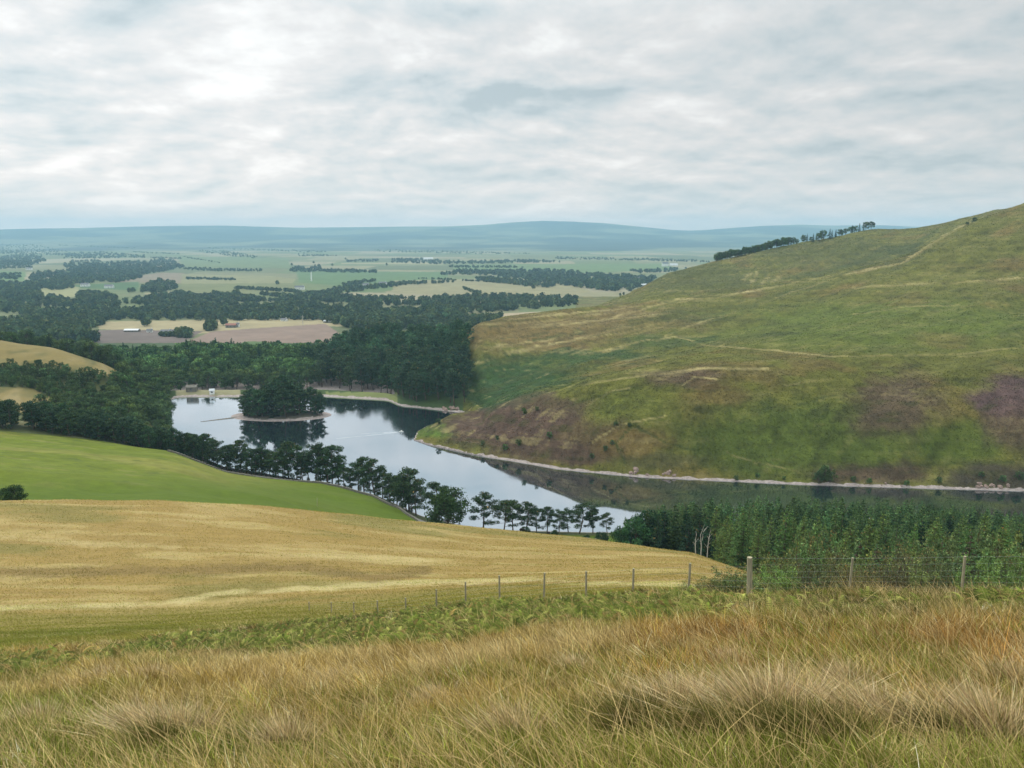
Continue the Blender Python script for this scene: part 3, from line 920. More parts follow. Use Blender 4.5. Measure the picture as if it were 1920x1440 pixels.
def spruce(seed, H=15.0, R=2.6, base=0.06, col=(0.040, 0.082, 0.026), levels=26, per=8, qs=0.55, pw=0.85):
    rng = np.random.default_rng(seed)
    t = MB().tube([(0, 0, -1.0), (0.03 * H * rng.uniform(-.2, .2), 0, H * 0.5), (0, 0, H * 0.99)], [H * 0.014, H * 0.009, 0.02], 6)
    cen, sz = [], []
    for L in range(levels):
        f = base + (1 - base) * (L / levels) ** 0.92
        z = H * f
        r = R * (1 - (f - base) / (1 - base)) ** pw * rng.uniform(0.8, 1.15) + 0.12
        for k in range(per):
            a = rng.uniform(0, 2 * math.pi)
            rr = r * rng.uniform(0.72, 1.2)
            t.tube([(0, 0, z), (rr * 0.8 * math.cos(a), rr * 0.8 * math.sin(a), z - rr * 0.1)], [0.035, 0.01], 3, False)
            nq = max(2, int(2 + rr * 2.6))
            for j in range(nq):
                g = (j + 0.6) / nq
                zz = z - 0.22 * rr * g + 0.28 * rr * g * g
                for w in (-1, 1) if j > 0 else (0,):
                    off = w * 0.20 * rr * (1 - g * 0.4) * rng.uniform(0.5, 1.2)
                    cen.append((rr * g * math.cos(a) - off * math.sin(a), rr * g * math.sin(a) + off * math.cos(a), zz + rng.normal(0, 0.06)))
                    sz.append(qs * (1 - 0.35 * f))
    for j in range(8):
        cen.append((rng.normal(0, .04), rng.normal(0, .04), H * (0.955 + 0.05 * j / 8))); sz.append(qs * 0.5)
    cen, sz = np.array(cen), np.array(sz)
    v, qd = quads_at(cen, sz, rng, 0.6, 0.5)
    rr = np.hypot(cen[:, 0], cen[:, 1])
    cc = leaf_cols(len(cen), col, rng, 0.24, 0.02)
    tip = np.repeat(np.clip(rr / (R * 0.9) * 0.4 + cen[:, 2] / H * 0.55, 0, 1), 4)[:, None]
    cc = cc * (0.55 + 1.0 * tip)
    return t, v, qd, cc


def clump_points(c, r, n, rng, flat=0.6):
    p = rng.normal(size=(n, 3)); p /= np.linalg.norm(p, axis=1)[:, None]
    p *= (rng.random(n) ** 0.45)[:, None] * r
    p[:, 2] *= flat
    return p + np.array(c)


def scots_pine(seed, H=13.0, spread=3.6, bare=0.35, nl=13, col=(0.030, 0.056, 0.026), per=78, qs=0.42, lean=0.0):
    rng = np.random.default_rng(seed)
    t = MB()
    bx_, by_ = rng.normal(0, 0.05, 2) * H
    lx = lean * H
    def tp(f):
        return Vector((bx_ * math.sin(f * 2.2) + lx * f * f, by_ * math.sin(f * 2.6), H * f))
    fs = [-.06, 0.15, 0.35, 0.55, 0.75, 0.93]
    t.tube([tp(f) for f in fs], [H * 0.022, H * 0.018, H * 0.015, H * 0.012, H * 0.008, H * 0.003], 7)
    cen = []
    for i in range(nl):
        f = bare + (0.97 - bare) * (i / (nl - 1)) ** 0.8
        a = i * 2.4 + rng.uniform(-0.6, 0.6)
        prof = math.sin(math.pi * min(1, 0.18 + 0.82 * (f - bare) / (1 - bare))) ** 0.6
        L = spread * (0.35 + 0.75 * prof) * rng.uniform(0.55, 1.15) * (0.55 if f > 0.93 else 1)
        s = tp(f * 0.96)
        e = s + Vector((L * math.cos(a), L * math.sin(a), L * rng.uniform(0.0, 0.45)))
        mdl = (s + e) / 2 + Vector((0, 0, rng.uniform(-0.2, 0.15) * L * 0.5))
        t.tube([s, mdl, e], [H * 0.006, H * 0.004, H * 0.0015], 4, False)
        for g, k in ((1.0, 1.0), (0.62, 0.7)):
            c = s.lerp(e, g) + Vector((rng.normal(0, .25), rng.normal(0, .25), 0.25))
            cen.append(clump_points(c, H * rng.uniform(0.075, 0.115) * (0.7 + 0.4 * k), int(per * k), rng, 0.55))
    top = tp(0.97)
    cen.append(clump_points(top, H * 0.11, per, rng, 0.6))
    cen = np.concatenate(cen)
    v, qd = quads_at(cen, qs, rng, 0.3, 0.2)
    cc = leaf_cols(len(cen), col, rng, 0.36, 0.015)
    return t, v, qd, cc


def broadleaf(seed, H=13.0, W=10.0, col=(0.038, 0.072, 0.024), lobes=34, per=90, qs=0.5, base=0.12, conical=0.0):
    rng = np.random.default_rng(seed)
    t = MB()
    t.tube([(0, 0, -1.0), (0.1, 0.1, H * 0.3), (rng.normal(0, .3), rng.normal(0, .3), H * 0.7)], [H * 0.025, H * 0.018, H * 0.007], 7)
    cen = []
    for i in range(lobes):
        z = base + 0.1 + (0.86 - base) * rng.random() ** 0.8
        prof = math.sqrt(max(0.04, 1 - ((z - 0.48) / 0.55) ** 2)) * (1 - conical * max(0, z - 0.3))
        a = rng.uniform(0, 2 * math.pi); rad = W / 2 * prof * rng.uniform(0.35, 0.95)
        c = Vector((rad * math.cos(a), rad * math.sin(a), H * z))
        t.tube([(0, 0, H * z * 0.55), c * 0.6 + Vector((0, 0, H * z * 0.35)), c], [H * 0.007, H * 0.005, H * 0.002], 4, False)
        cen.append(clump_points(c, W * rng.uniform(0.10, 0.19), per, rng, 0.8))
    cen = np.concatenate(cen)
    cen[:, 2] = np.clip(cen[:, 2], H * base * 0.5, H * 1.02)
    v, qd = quads_at(cen, qs, rng, 0.3, 0.1)
    cc = leaf_cols(len(cen), col, rng, 0.32)
    # clumps differ in tone (new and old growth)
    k = np.repeat(np.exp(rng.normal(0, 0.22, lobes)), per)
    cc = cc * np.repeat(k, 4)[:, None]
    return t, v, qd, cc


PROTO = {}


def proto(kind, i, gen, leafm, barkm):
    t, v, qd, cc = gen
    tm, cm = make_tree(f'{kind}_{i}', kind, t, v, qd, cc, leafm, barkm)
    PROTO.setdefault(kind, []).append((tm, cm, (v, qd, cc)))


for i in range(4):
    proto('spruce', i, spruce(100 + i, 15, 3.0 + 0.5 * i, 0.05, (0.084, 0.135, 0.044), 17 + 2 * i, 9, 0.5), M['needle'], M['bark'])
    proto('pine', i, scots_pine(200 + i, 13, 3.6 + 0.3 * i, 0.32 - 0.05 * i, 17 + i, (0.036, 0.064, 0.028), 95), M['needle'], M['pbark'])
    proto('woodpine', i, scots_pine(230 + i, 14, 3.2 + 0.2 * i, 0.12, 19, (0.042, 0.078, 0.038), 66, 0.55), M['needle'], M['pbark'])
    proto('broad', i, broadleaf(300 + i, 12, 9.5 + 0.8 * i, (0.070, 0.110, 0.042), 30, 70, 0.62), M['leaf'], M['bark'])
    proto('tallpine', i, scots_pine(260 + i, 22, 4.4, 0.22, 18, (0.042, 0.076, 0.042), 60, 0.8), M['needle'], M['pbark'])
for i in range(3):
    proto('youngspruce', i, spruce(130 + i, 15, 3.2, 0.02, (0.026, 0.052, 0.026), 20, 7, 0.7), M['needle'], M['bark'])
proto('bigtree', 0, broadleaf(350, 15, 16, (0.036, 0.070, 0.026), 60, 110, 0.6, 0.03), M['leaf'], M['bark'])
proto('edgebush', 0, broadleaf(351, 7.5, 8.5, (0.040, 0.085, 0.034), 34, 110, 0.36, 0.0, 0.3), M['leaf'], M['bark'])


def plant(kind, name, x, y, label, cat, group, scale=1.0, var=None, rz=None, sink=0.3, sz=None):
    ps = PROTO[kind]
    tm, cm, _ = ps[random.randrange(len(ps)) if var is None else var]
    z = float(height(x, y)) - sink
    sc = (scale, scale, sz if sz else scale * random.uniform(0.92, 1.08))
    e = empty(name, (x, y, z), random.uniform(0, 6.283) if rz is None else rz, sc)
    tag(e, label, cat, group)
    link('trunk', tm, e); link('crown', cm, e)
    return e


def stuff_trees(name, items, mat, keep=1.0, size_up=1.0):
    """items: (prototype arrays, x, y, z, scale, rz) joined in one mesh"""
    vs, qs_, cs, n0 = [], [], [], 0
    for (v, qd, cc), x, y, z, s, rz in items:
        nq = len(qd); k = max(10, int(nq * keep))
        rng = RNG
        sel = np.sort(rng.choice(nq, k, replace=False)) if k < nq else np.arange(nq)
        vv = v.reshape(-1, 4, 3)[sel]
        ctr = vv.mean(1, keepdims=True)
        vv = ctr + (vv - ctr) * size_up
        vv = vv.reshape(-1, 3)
        ca, sa = math.cos(rz), math.sin(rz)
        p = np.empty_like(vv)
        p[:, 0] = (vv[:, 0] * ca - vv[:, 1] * sa) * s + x
        p[:, 1] = (vv[:, 0] * sa + vv[:, 1] * ca) * s + y
        p[:, 2] = vv[:, 2] * s + z
        vs.append(p.astype(np.float32)); qs_.append(np.arange(n0, n0 + len(p)).reshape(-1, 4)); n0 += len(p)
        tone = math.exp(rng.normal(0, 0.28)); hue = rng.uniform(-0.1, 0.16)
        cs.append((cc.reshape(-1, 4, 3)[sel].reshape(-1, 3) * tone * np.array([1 + hue, 1, 1 - hue * 0.5])).astype(np.float32))
    me = mesh_from(name, np.concatenate(vs), quads=np.concatenate(qs_), mat=mat, colors=np.concatenate(cs))
    return tag(link(name, me), kind='stuff')


def scatter(test, x0, x1, y0, y1, gap, jitter=0.45):
    """roughly even points gap metres apart inside the box where test(x, y) holds"""
    out = []
    gx = np.arange(x0, x1, gap); gy = np.arange(y0, y1, gap * 0.87)
    for j, yy in enumerate(gy):
        xx = gx + (gap / 2 if j % 2 else 0) + RNG.uniform(-jitter, jitter, len(gx)) * gap
        yv = yy + RNG.uniform(-jitter, jitter, len(gx)) * gap
        ok = test(xx, yv)
        out += list(zip(xx[ok], yv[ok]))
    return out


def col_of(x, y):
    return project(x, y, height(x, y))


# --- conifer plantation between the fence and the lake, right
def in_plantation(x, y):
    u, v = project(x, y, height(x, y))
    near_edge = np.interp(u, [1120, 1160, 1250, 1330, 1400, 1500, 2300], [262, 232, 205, 178, 150, 122, 118])
    far_edge = np.interp(u, [1150, 1180, 1500, 1920, 2300], [240, 262, 262, 286, 312])
    return (u > 1165) & (u < 2060) & (y > near_edge) & (y < far_edge)


pl = scatter(in_plantation, 20, 260, 100, 315, 5.6)
pl.sort(key=lambda p: p[1])
LAB_SPRUCE = 'bushy green spruce in the dense plantation between the fence and the lake'
plant_stuff = []
tip_u = np.array([1150, 1200, 1300, 1500, 1700, 1900, 2100]); tip_v = np.array([975, 958, 938, 931, 940, 962, 985])
count = 0
for k, (x, y) in enumerate(pl):
    z = float(height(x, y)); u, v = project(x, y, z)
    # tree tops follow the level line seen in the plantation's far rows
    H = random.uniform(9.5, 17)
    vt = np.interp(u, tip_u, tip_v) + random.uniform(-7, 14) + max(0, (235 - y)) * 0.10
    ztop = ray(u, vt)[1] * y
    if y > 200:
        H = min(max(ztop - z, 5), 19)
    s = H / 15.0
    sp_ = max(0.75, min(1.15, s))
    if count < 290 and (y < 205 or random.random() < 0.45):
        count += 1
        pk = 'spruce' if (u > 1330 and random.random() < 0.9) else 'youngspruce'
        lab = LAB_SPRUCE
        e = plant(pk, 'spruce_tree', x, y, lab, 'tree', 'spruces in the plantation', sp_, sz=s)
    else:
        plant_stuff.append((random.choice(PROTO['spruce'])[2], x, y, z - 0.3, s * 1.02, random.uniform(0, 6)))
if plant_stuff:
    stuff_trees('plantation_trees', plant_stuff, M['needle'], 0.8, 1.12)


def at(u, v, y):
    """point on the ground y metres ahead in the column of pixel (u, v)"""
    x = ray(u, v)[0] * y
    return x, y


# --- the row of pines along the road by the lake
def bank_y(u):
    return np.interp(u, [300, 330, 420, 600, 700, 790, 900, 1100, 1300], [348, 347, 342, 324, 309, 281, 267, 264, 264])


random.seed(11)
row_u = 348
while row_u < 790:
    v = float(np.interp(row_u, [330, 420, 600, 700, 800], [845, 880, 905, 925, 960]))
    y = float(bank_y(row_u)) + random.uniform(2, 9)
    x, _ = at(row_u, v, y)
    hpx = np.interp(row_u, [350, 430, 480, 560, 700, 790], [52, 56, 66, 70, 68, 74])
    s = hpx * y / F / 13.0 * random.uniform(0.7, 1.15)
    plant('pine', 'pine_tree', x, y, 'dark gappy pine in the long row between the green pasture and the lake', 'tree', 'pines in the row along the lake road', s)
    row_u += random.uniform(8, 15) * (0.7 if row_u < 520 else 1)
row_u = 430
while row_u < 780:
    v = float(np.interp(row_u, [330, 420, 600, 700, 800], [845, 880, 905, 925, 960]))
    y = float(bank_y(row_u)) + random.uniform(6, 11)
    x, _ = at(row_u, v, y)
    if random.random() < 0.45:
        plant('woodpine', 'pine_tree', x, y, 'full low-branched dark pine filling the lakeside row behind the road wall', 'tree', 'full pines filling the lake road row', random.uniform(0.5, 0.85))
    else:
        plant('broad', 'leafy_bush', x, y, 'low dark bush among the pine trunks of the lakeside row', 'bush', 'bushes under the lakeside pine row', random.uniform(0.2, 0.42))
    row_u += random.uniform(9, 20)
# the loose group in front of the open water
for (u, vt, dy, lab) in [(768, 878, 6, 'tall spiky pine with a thin pointed top at the end of the lakeside row'), (812, 905, 2, 'small pine half hidden behind the big round bushy tree'),
                         (906, 923, 2, 'first pine right of the big round tree, leaning crown on a thin trunk'), (944, 936, 1, 'flat-topped pine with a dense crown and straight bare trunk'),
                         (962, 938, 8, 'broad pine with a round top at the middle of the lakeside group'), (985, 941, 2, 'round-topped pine touching its left neighbour in the lakeside group'),
                         (1006, 952, 6, 'short pine with low limbs in the lakeside group'), (1026, 950, 3, 'narrow pine with layered limbs and many gaps'), (1048, 958, 3, 'low dark pine beside the widest gap in the lakeside group'),
                         (1066, 955, 8, 'slim dark pine left of the umbrella-topped one'), (1086, 943, 2, 'tallest umbrella-topped pine with layered limbs near the plantation'),
                         (1112, 953, 4, 'pine with a leaning trunk and thin flat crown'), (1139, 962, 6, 'thin pale-trunked pine, last before the plantation')]:
    y = float(bank_y(u)) + dy
    x, _ = at(u, 990, y)
    z = float(height(x, y)); zt = ray(u, vt)[1] * y
    s = (zt - z) / 13.0
    e = plant('pine', 'pine_tree', x, y, lab, 'tree', None, s * (1.12 if u != 1086 else 1.25), sz=s)
x, y = at(841, 985, 258)
plant('bigtree', 'round_tree', x, y, 'big round dense dark green tree at the end of the lakeside pine row', 'tree', None, 1.0, 0, sz=1.03)
for (u, vt, y, s, lab) in [(1192, 975, 222, 0.9, 'rounded light green tree at the left tip of the plantation'), (1170, 990, 228, .75, 'small bush-like tree on the field edge left of the plantation'),
                           (1222, 960, 225, 1.2, 'dark bushy tree behind the rounded light green one')]:
    x, _ = at(u, 1020, y)
    z = float(height(x, y)); zt = ray(u, vt)[1] * y
    plant('edgebush', 'bushy_tree', x, y, lab, 'tree', None, (zt - z) / 7.5 * 0.9, 0, sz=(zt - z) / 7.5)
for (u, w, y, lab) in [(1128, 1.0, 250, 'dark low bush under the last lakeside pines'), (1100, .6, 252, 'low scrubby bush at the foot of the umbrella-topped pine'), (18, 1.35, 172, 'dark bush on the pasture edge at the left border'),
                       (985, .7, 258, 'low dark bush under the round-topped lakeside pines'), (1040, .6, 256, 'small dark bush at the field edge below the narrow pine')]:
    x, _ = at(u, 1000 if u > 100 else 915, y)
    e = plant('bigtree', 'bush', x, y, lab, 'bush', None, 0.32 * w, 0, sz=0.30 * w)

# --- conifer belt at the left, above the pasture
def in_belt(x, y):
    u, v = project(x, y, height(x, y))
    lo = np.interp(u, [-60, 0, 150, 330, 400], [331, 333, 339, 349, 346])
    return (((u > 52) & (u < 395)) | ((u > -40) & (u < 34))) & (y > lo + 1) & (y < lo + np.interp(u, [0, 60, 200, 330, 395], [12, 16, 30, 26, 8]))


for (x, y) in scatter(in_belt, -260, -120, 325, 400, 4.4):
    u, v = project(x, y, height(x, y))
    s = random.uniform(0.72, 0.95)
    if u < 60:
        plant('woodpine', 'pine_tree', x, y, 'dark pine in the small clump at the left border above the pasture', 'tree', 'pines in the left border clump', s)
    else:
        plant('woodpine', 'pine_tree', x, y, 'dense dark pine in the belt along the upper edge of the pasture', 'tree', 'pines in the belt above the pasture', s)

# --- island
ISLAND_LAB = 'dark pine on the small wooded island in the lake'
for (x, y) in scatter(lambda x, y: np.hypot((x - IS_C[0]) / 27, (y - IS_C[1]) / 11) < 1, IS_C[0] - 30, IS_C[0] + 30, IS_C[1] - 14, IS_C[1] + 14, 4.9):
    k = 1 - abs(x - IS_C[0] - 2) / 30
    k = max(0, k)
    if random.random() < 0.22:
        plant('youngspruce', 'spruce_tree', x, y, 'pointed spruce standing among the pines on the small island', 'tree', 'spruces on the island', random.uniform(0.7, 1.0) + 0.6 * k, sz=random.uniform(0.7, 0.95) + 0.85 * k)
    else:
        plant('woodpine', 'pine_tree', x, y, ISLAND_LAB, 'tree', 'pines on the island', random.uniform(0.6, 0.9) + random.uniform(0.25, 0.85) * k)

# --- woods behind the lake and down the left slope
random.seed(5)


def slope_wood(x, y):
    u, v = project(x, y, height(x, y))
    lo = np.interp(u, [60, 120, 200, 320, 330], [372, 368, 372, 385, 395])
    hi = np.interp(u, [0, 80, 110, 190, 225, 250, 320], [375, 392, 408, 436, 500, 560, 560])
    return (u > 70) & (u < 322) & (y > lo) & (y < hi) & (height(x, y) > WATER + 0.3)


def back_wood(x, y):
    z = height(x, y); u, v = project(x, y, z)
    dam = (u > 330) & (u < 450) & (y < 556)
    lo = np.interp(u, [200, 290, 330, 450, 600, 735, 750, 840, 870], [560, 545, 548, 556, 566, 530, 500, 486, 482])
    hi = np.interp(u, [-60, 240, 640, 655, 860, 880], [840, 790, 775, 830, 800, 640])
    left = (u < 200) & (y > np.interp(u, [-60, 0, 110, 200], [560, 560, 560, 545]))
    mead = (u > 458) & (u < 502) & (y > 645) & (y < 720)
    return (u > -60) & (u < 874) & ((y > lo) | left) & (y < hi) & (z > WATER - 18) & (~dam) & (~mead) & ((u > 200) | left)


wood_items, near_broad = [], []
slope_scrub = scatter(lambda x, y: in_poly(*project(x, y, height(x, y)), [(-40, 690), (60, 686), (180, 700), (300, 742), (330, 790), (110, 790), (95, 745), (60, 728), (-40, 722)]) & (height(x, y) > WATER + .3), -350, -100, 370, 560, 3.9)
slope_scrub = sorted([p for p in slope_scrub if random.random() < 0.85], key=lambda p: p[1])
for (x, y) in slope_scrub[:230]:
    plant('broad', 'leafy_bush', x, y, 'dark leafy bush in the band crossing the dry slope at the left', 'bush', 'bushes across the dry left slope', random.uniform(0.2, 0.5))
if len(slope_scrub) > 230:
    stuff_trees('slope_scrub', [(random.choice(PROTO['broad'])[2], x, y, float(height(x, y)) - 0.2, random.uniform(0.2, 0.5), random.uniform(0, 6)) for x, y in slope_scrub[230:]], M['leaf'], 0.5, 1.3)
for (x, y) in scatter(slope_wood, -350, -110, 360, 570, 7.0):
    near_broad.append((x, y, random.uniform(0.55, 0.95) * (0.75 if col_of(x, y)[0] < 210 else 1)))
for (x, y) in scatter(back_wood, -620, 0, 480, 840, 8.4):
    near_broad.append((x, y, random.uniform(0.8, 1.2)))
near_broad.sort(key=lambda p: p[1])
nb = npn = 0
for x, y, s in near_broad:
    z = float(height(x, y)); u, v = project(x, y, z)
    tall = u > 600 and y > 480 and y < 840
    if u > 330 and u < 640 and y > 560:
        s *= 0.95 if y < 660 else 1.25
    if tall:
        s2 = random.uniform(0.75, 1.1)
        if npn < 150 and y < 640:
            npn += 1
            plant('tallpine', 'tall_pine', x, y, 'tall dark pine in the wood on the far shore below the brown hill', 'tree', 'tall pines on the far shore', s2)
        else:
            wood_items.append((random.choice(PROTO['tallpine'] + PROTO['broad'] * 1)[2] if random.random() < 0.75 else random.choice(PROTO['broad'])[2], x, y, z - 0.3, s2 if random.random() < 2 else 1, random.uniform(0, 6)))
    elif nb < 270 and y < 640:
        nb += 1
        if x < -100 and y < 560 and u < 325:
            lab, g = 'round bushy tree on the left slope running down to the lake', 'trees on the left slope'
        else:
            lab, g = 'round leafy tree in the wood beyond the far end of the lake', 'trees beyond the far end of the lake'
        if random.random() < 0.16 and g != 'trees on the left slope':
            plant('youngspruce', 'spruce_tree', x, y, 'dark pointed spruce among the leafy trees beyond the far end of the lake', 'tree', 'spruces beyond the far end of the lake', s * 0.95)
        else:
            plant('broad', 'leafy_tree', x, y, lab, 'tree', g, s * random.uniform(.85, 1.15))
    else:
        kd = random.random()
        wood_items.append((random.choice(PROTO['broad'] if kd < .7 else (PROTO['youngspruce'] if kd < .85 else PROTO['woodpine']))[2], x, y, z - 0.3, s * random.uniform(.8, 1.15), random.uniform(0, 6)))
stuff_trees('woodland', wood_items, M['leaf'], 0.42, 1.5)

# --- woods and hedges of the plain
WOODS = [
    (12, [(0, 562), (60, 562), (140, 566), (230, 566), (330, 548), (380, 556), (500, 566), (560, 550), (640, 554), (700, 560), (760, 562), (900, 553), (1000, 556), (1160, 558), (1150, 568),
          (1060, 574), (960, 581), (860, 587), (780, 594), (700, 602), (650, 612), (600, 600), (560, 598), (400, 600), (200, 598), (190, 612), (110, 618), (60, 622), (0, 640)]),
    (14, [(660, 575), (880, 585), (860, 598), (800, 610), (700, 625), (640, 610)]), (10, [(780, 606), (860, 598), (940, 592), (935, 600), (900, 610), (800, 622)]),
    (16, [(-60, 610), (110, 618), (200, 645), (260, 660), (0, 660)]),
    (14, [(0, 480), (40, 476), (80, 479), (87, 488), (60, 496), (0, 497)]), (12, [(120, 473), (190, 471), (235, 475), (270, 477), (270, 480), (200, 483), (120, 483)]),
    (10, [(0, 456), (60, 457), (100, 464), (130, 471), (0, 473)]), (8, [(110, 457), (255, 463), (255, 465), (110, 459)]),
    (14, [(120, 494), (290, 488), (300, 484), (325, 487), (345, 500), (330, 504), (280, 512), (250, 515), (160, 509), (120, 501)]), (8, [(345, 501), (495, 504), (495, 507), (400, 507), (345, 504)]),
    (12, [(50, 518), (70, 511), (115, 508), (118, 516), (60, 524)]), (14, [(120, 508), (200, 505), (220, 510), (255, 519), (170, 529), (100, 536), (80, 531), (110, 521)]),
    (14, [(0, 530), (70, 532), (80, 561), (0, 563)]), (12, [(140, 551), (170, 548), (215, 554), (220, 560), (150, 563)]), (12, [(90, 556), (125, 562), (90, 564)]),
    (14, [(260, 543), (275, 534), (300, 527), (325, 530), (330, 541), (300, 547), (260, 547)]), (10, [(375, 468), (430, 469), (490, 481), (470, 483), (375, 471)]),
    (12, [(540, 506), (560, 500), (580, 504), (590, 498), (600, 498), (602, 505), (710, 508), (710, 510), (540, 508)]), (10, [(650, 487), (710, 485), (712, 489), (650, 490)]),
    (12, [(735, 485), (800, 483), (830, 489), (1000, 487), (1060, 490), (900, 493), (830, 494), (735, 491)]),
    (14, [(825, 514), (840, 507), (900, 508), (1040, 506), (1130, 515), (1250, 521), (1240, 530), (1150, 545), (1080, 537), (1000, 524), (900, 514)]),
    (10, [(480, 550), (560, 555), (600, 547), (640, 538), (665, 535), (700, 535), (750, 529), (850, 526), (850, 528), (760, 533), (700, 541), (640, 549), (560, 561)]),
    (8, [(868, 537), (880, 542), (906, 550), (900, 552), (870, 541)]), (8, [(590, 562), (720, 556), (790, 556), (720, 562), (590, 566)]),
    (7, [(0, 512), (40, 511), (40, 512), (0, 513)]), (7, [(345, 479), (410, 490), (412, 492), (345, 481)]), (8, [(1160, 531), (1290, 520), (1290, 524), (1180, 545)]),
    (8, [(0, 500), (60, 498), (60, 500), (0, 503)]), (6, [(340, 547), (400, 556), (480, 552), (480, 554), (400, 558), (340, 549)]), (7, [(780, 520), (1000, 530), (1000, 531), (780, 521)]),
    (9, [(560, 477), (600, 476), (640, 478), (560, 479)]), (9, [(700, 466), (900, 470), (1000, 474), (900, 475), (700, 470)]), (9, [(1040, 480), (1300, 486), (1330, 490), (1040, 484)]),
    (9, [(380, 462), (520, 466), (620, 470), (600, 472), (400, 465)]), (8, [(250, 470), (340, 474), (340, 475), (250, 472)]),
    (12, [(0, 486), (60, 490), (60, 496), (0, 500)]), (12, [(60, 524), (110, 528), (140, 540), (90, 542), (60, 536)]), (10, [(0, 514), (40, 516), (36, 522), (0, 522)]),
    (12, [(200, 524), (262, 516), (268, 520), (210, 530)]), (10, [(320, 546), (420, 558), (540, 562), (540, 568), (400, 566), (320, 560)]), (10, [(400, 548), (470, 556), (470, 560), (400, 556)]),
    (12, [(880, 520), (960, 524), (1040, 534), (1030, 538), (900, 526)]), (10, [(1180, 506), (1330, 500), (1330, 504), (1200, 511)]), (9, [(840, 497), (980, 499), (980, 501), (840, 500)]),
    (9, [(130, 487), (190, 486), (190, 489), (130, 490)]), (9, [(0, 468), (200, 478), (340, 482), (340, 484), (0, 474)]), (10, [(640, 532), (700, 524), (704, 526), (650, 536)]),
    (9, [(440, 538), (560, 545), (560, 547), (440, 540)]), (8, [(345, 520), (440, 522), (440, 524), (345, 522)]), (10, [(590, 556), (600, 548), (640, 546), (620, 558)]),
    (8, [(1130, 560), (1180, 548), (1200, 552), (1150, 568)]), (10, [(330, 624), (355, 620), (358, 632), (335, 632)]), (12, [(388, 610), (402, 606), (404, 618), (388, 620)]), (7, [(300, 627), (330, 628), (330, 630), (300, 629)])]


CLEARINGS = [[(222, 572), (275, 571), (275, 584), (222, 584)], [(715, 576), (795, 573), (795, 586), (715, 588)], [(0, 588), (38, 588), (38, 602), (0, 602)], [(440, 566), (520, 567), (520, 574), (440, 574)],
             [(60, 575), (130, 577), (130, 585), (60, 584)], [(600, 570), (650, 568), (655, 577), (600, 578)]]


def blob(seed, n, qs, col):
    rng = np.random.default_rng(seed)
    cen = clump_points((0, 0, 0), 1.0, n, rng, 1.0)
    cen[:, 2] = (cen[:, 2] * 0.5 + 0.55)
    cen[:, :2] *= 0.5
    v, qd = quads_at(cen, qs, rng, 0.4, 0)
    return v, qd, leaf_cols(n, col, rng, 0.25)


BLOBS = [blob(400 + i, 70, 0.36, ((0.042, 0.070, 0.034), (0.032, 0.058, 0.032), (0.058, 0.086, 0.036))[i % 3]) for i in range(6)]
BLOBS_FAR = [blob(450 + i, 24, 0.6, (0.036, 0.062, 0.034)) for i in range(6)]
far_items = []
for hgt, poly in WOODS:
    P = np.array(poly, float)
    area = 0.5 * abs(np.dot(P[:, 0], np.roll(P[:, 1], 1)) - np.dot(P[:, 1], np.roll(P[:, 0], 1)))
    ymid = 1
    n = int(min(area * 0.10 + 12 + (P[:, 0].max() - P[:, 0].min()) * 0.35, 2600))
    uu = RNG.uniform(P[:, 0].min(), P[:, 0].max(), n * 6); vv = RNG.uniform(P[:, 1].min(), P[:, 1].max() + .01, n * 6)
    ok = in_poly(uu, vv, poly)
    uu, vv = uu[ok][:n], vv[ok][:n]
    x, y, z = ground_hit(uu, vv + 2.0, 850, 12000)
    for xi, yi, zi in zip(x, y, z):
        if np.isnan(yi) or region(xi, yi) < 7 or any(in_poly(np.array([project(xi, yi, zi)[0]]), np.array([project(xi, yi, zi)[1]]), h_)[0] for h_ in CLEARINGS):
            continue
        s = hgt * random.uniform(0.7, 1.15)
        far_items.append((random.choice(BLOBS if yi < 2600 else BLOBS_FAR), xi, yi, zi - 0.5, s, random.uniform(0, 6)))
# single field trees and thin hedges
for u, v in [(12, 520), (588, 494), (547, 498), (623, 499), (725, 498), (985, 538), (1000, 542), (520, 534), (243, 549), (300, 549), (250, 548), (560, 478), (570, 476), (440, 553), (446, 552), (648, 487), (272, 612), (276, 610), (420, 610)]:
    x, y, z = ground_hit(u, v, 850, 12000)
    far_items.append((BLOBS[2], x[0], y[0], z[0], 13, 0))
stuff_trees('far_woods', far_items, M['leaf'], 1.0, 1.0)
print('far trees', len(far_items), 'wood', len(wood_items), 'nb', nb, npn, 'plantation', count, len(plant_stuff))

# --- the trees along the skyline of the back hill
random.seed(21)
u = 1346.0
while u < 1640:
    if u < 1480:
        rows, hm = 3, (8, 13)
    else:
        rows, hm = 1, (7, 14)
    for k in range(rows):
        uu = u + random.uniform(-3, 3)
        y = float(np.interp(uu, [1350, 1500, 1650], [1150, 1180, 1200])) + random.uniform(-4, 16)
        x, _ = at(uu, 470, y)
        H = random.uniform(*hm) * (1.25 if 1540 < uu < 1560 else 1)
        kind = 'broad' if (rows == 3 or random.random() < 0.5) else 'youngspruce'
        nm = 'leafy_tree' if kind == 'broad' else 'spruce_tree'
        lab = 'small dark tree in the dense clump on the far hill skyline' if rows == 3 else ('small round tree standing thinly spaced on the far hill skyline' if kind == 'broad' else 'small pointed spruce on the far hill skyline')
        base = 12.0 if kind == 'broad' else 15.0
        plant(kind, nm, x, y, lab, 'tree', 'trees on the far hill skyline' + (' in the clump' if rows == 3 else ' spaced out'), H / base, sz=H / base)
    u += random.uniform(5, 8) if rows == 3 else random.choice([4, 5, 6, 7, 12])
for (uu, H, lab) in [(1813, 5, 'low wide bush on the skyline near the top of the hill'), (1827, 7, 'small lone tree on the skyline near the top of the hill')]:
    x, y = at(uu, 420, 868)
    plant('broad', 'leafy_tree', x, y, lab, 'tree', None, H / 12, sz=H / 12)

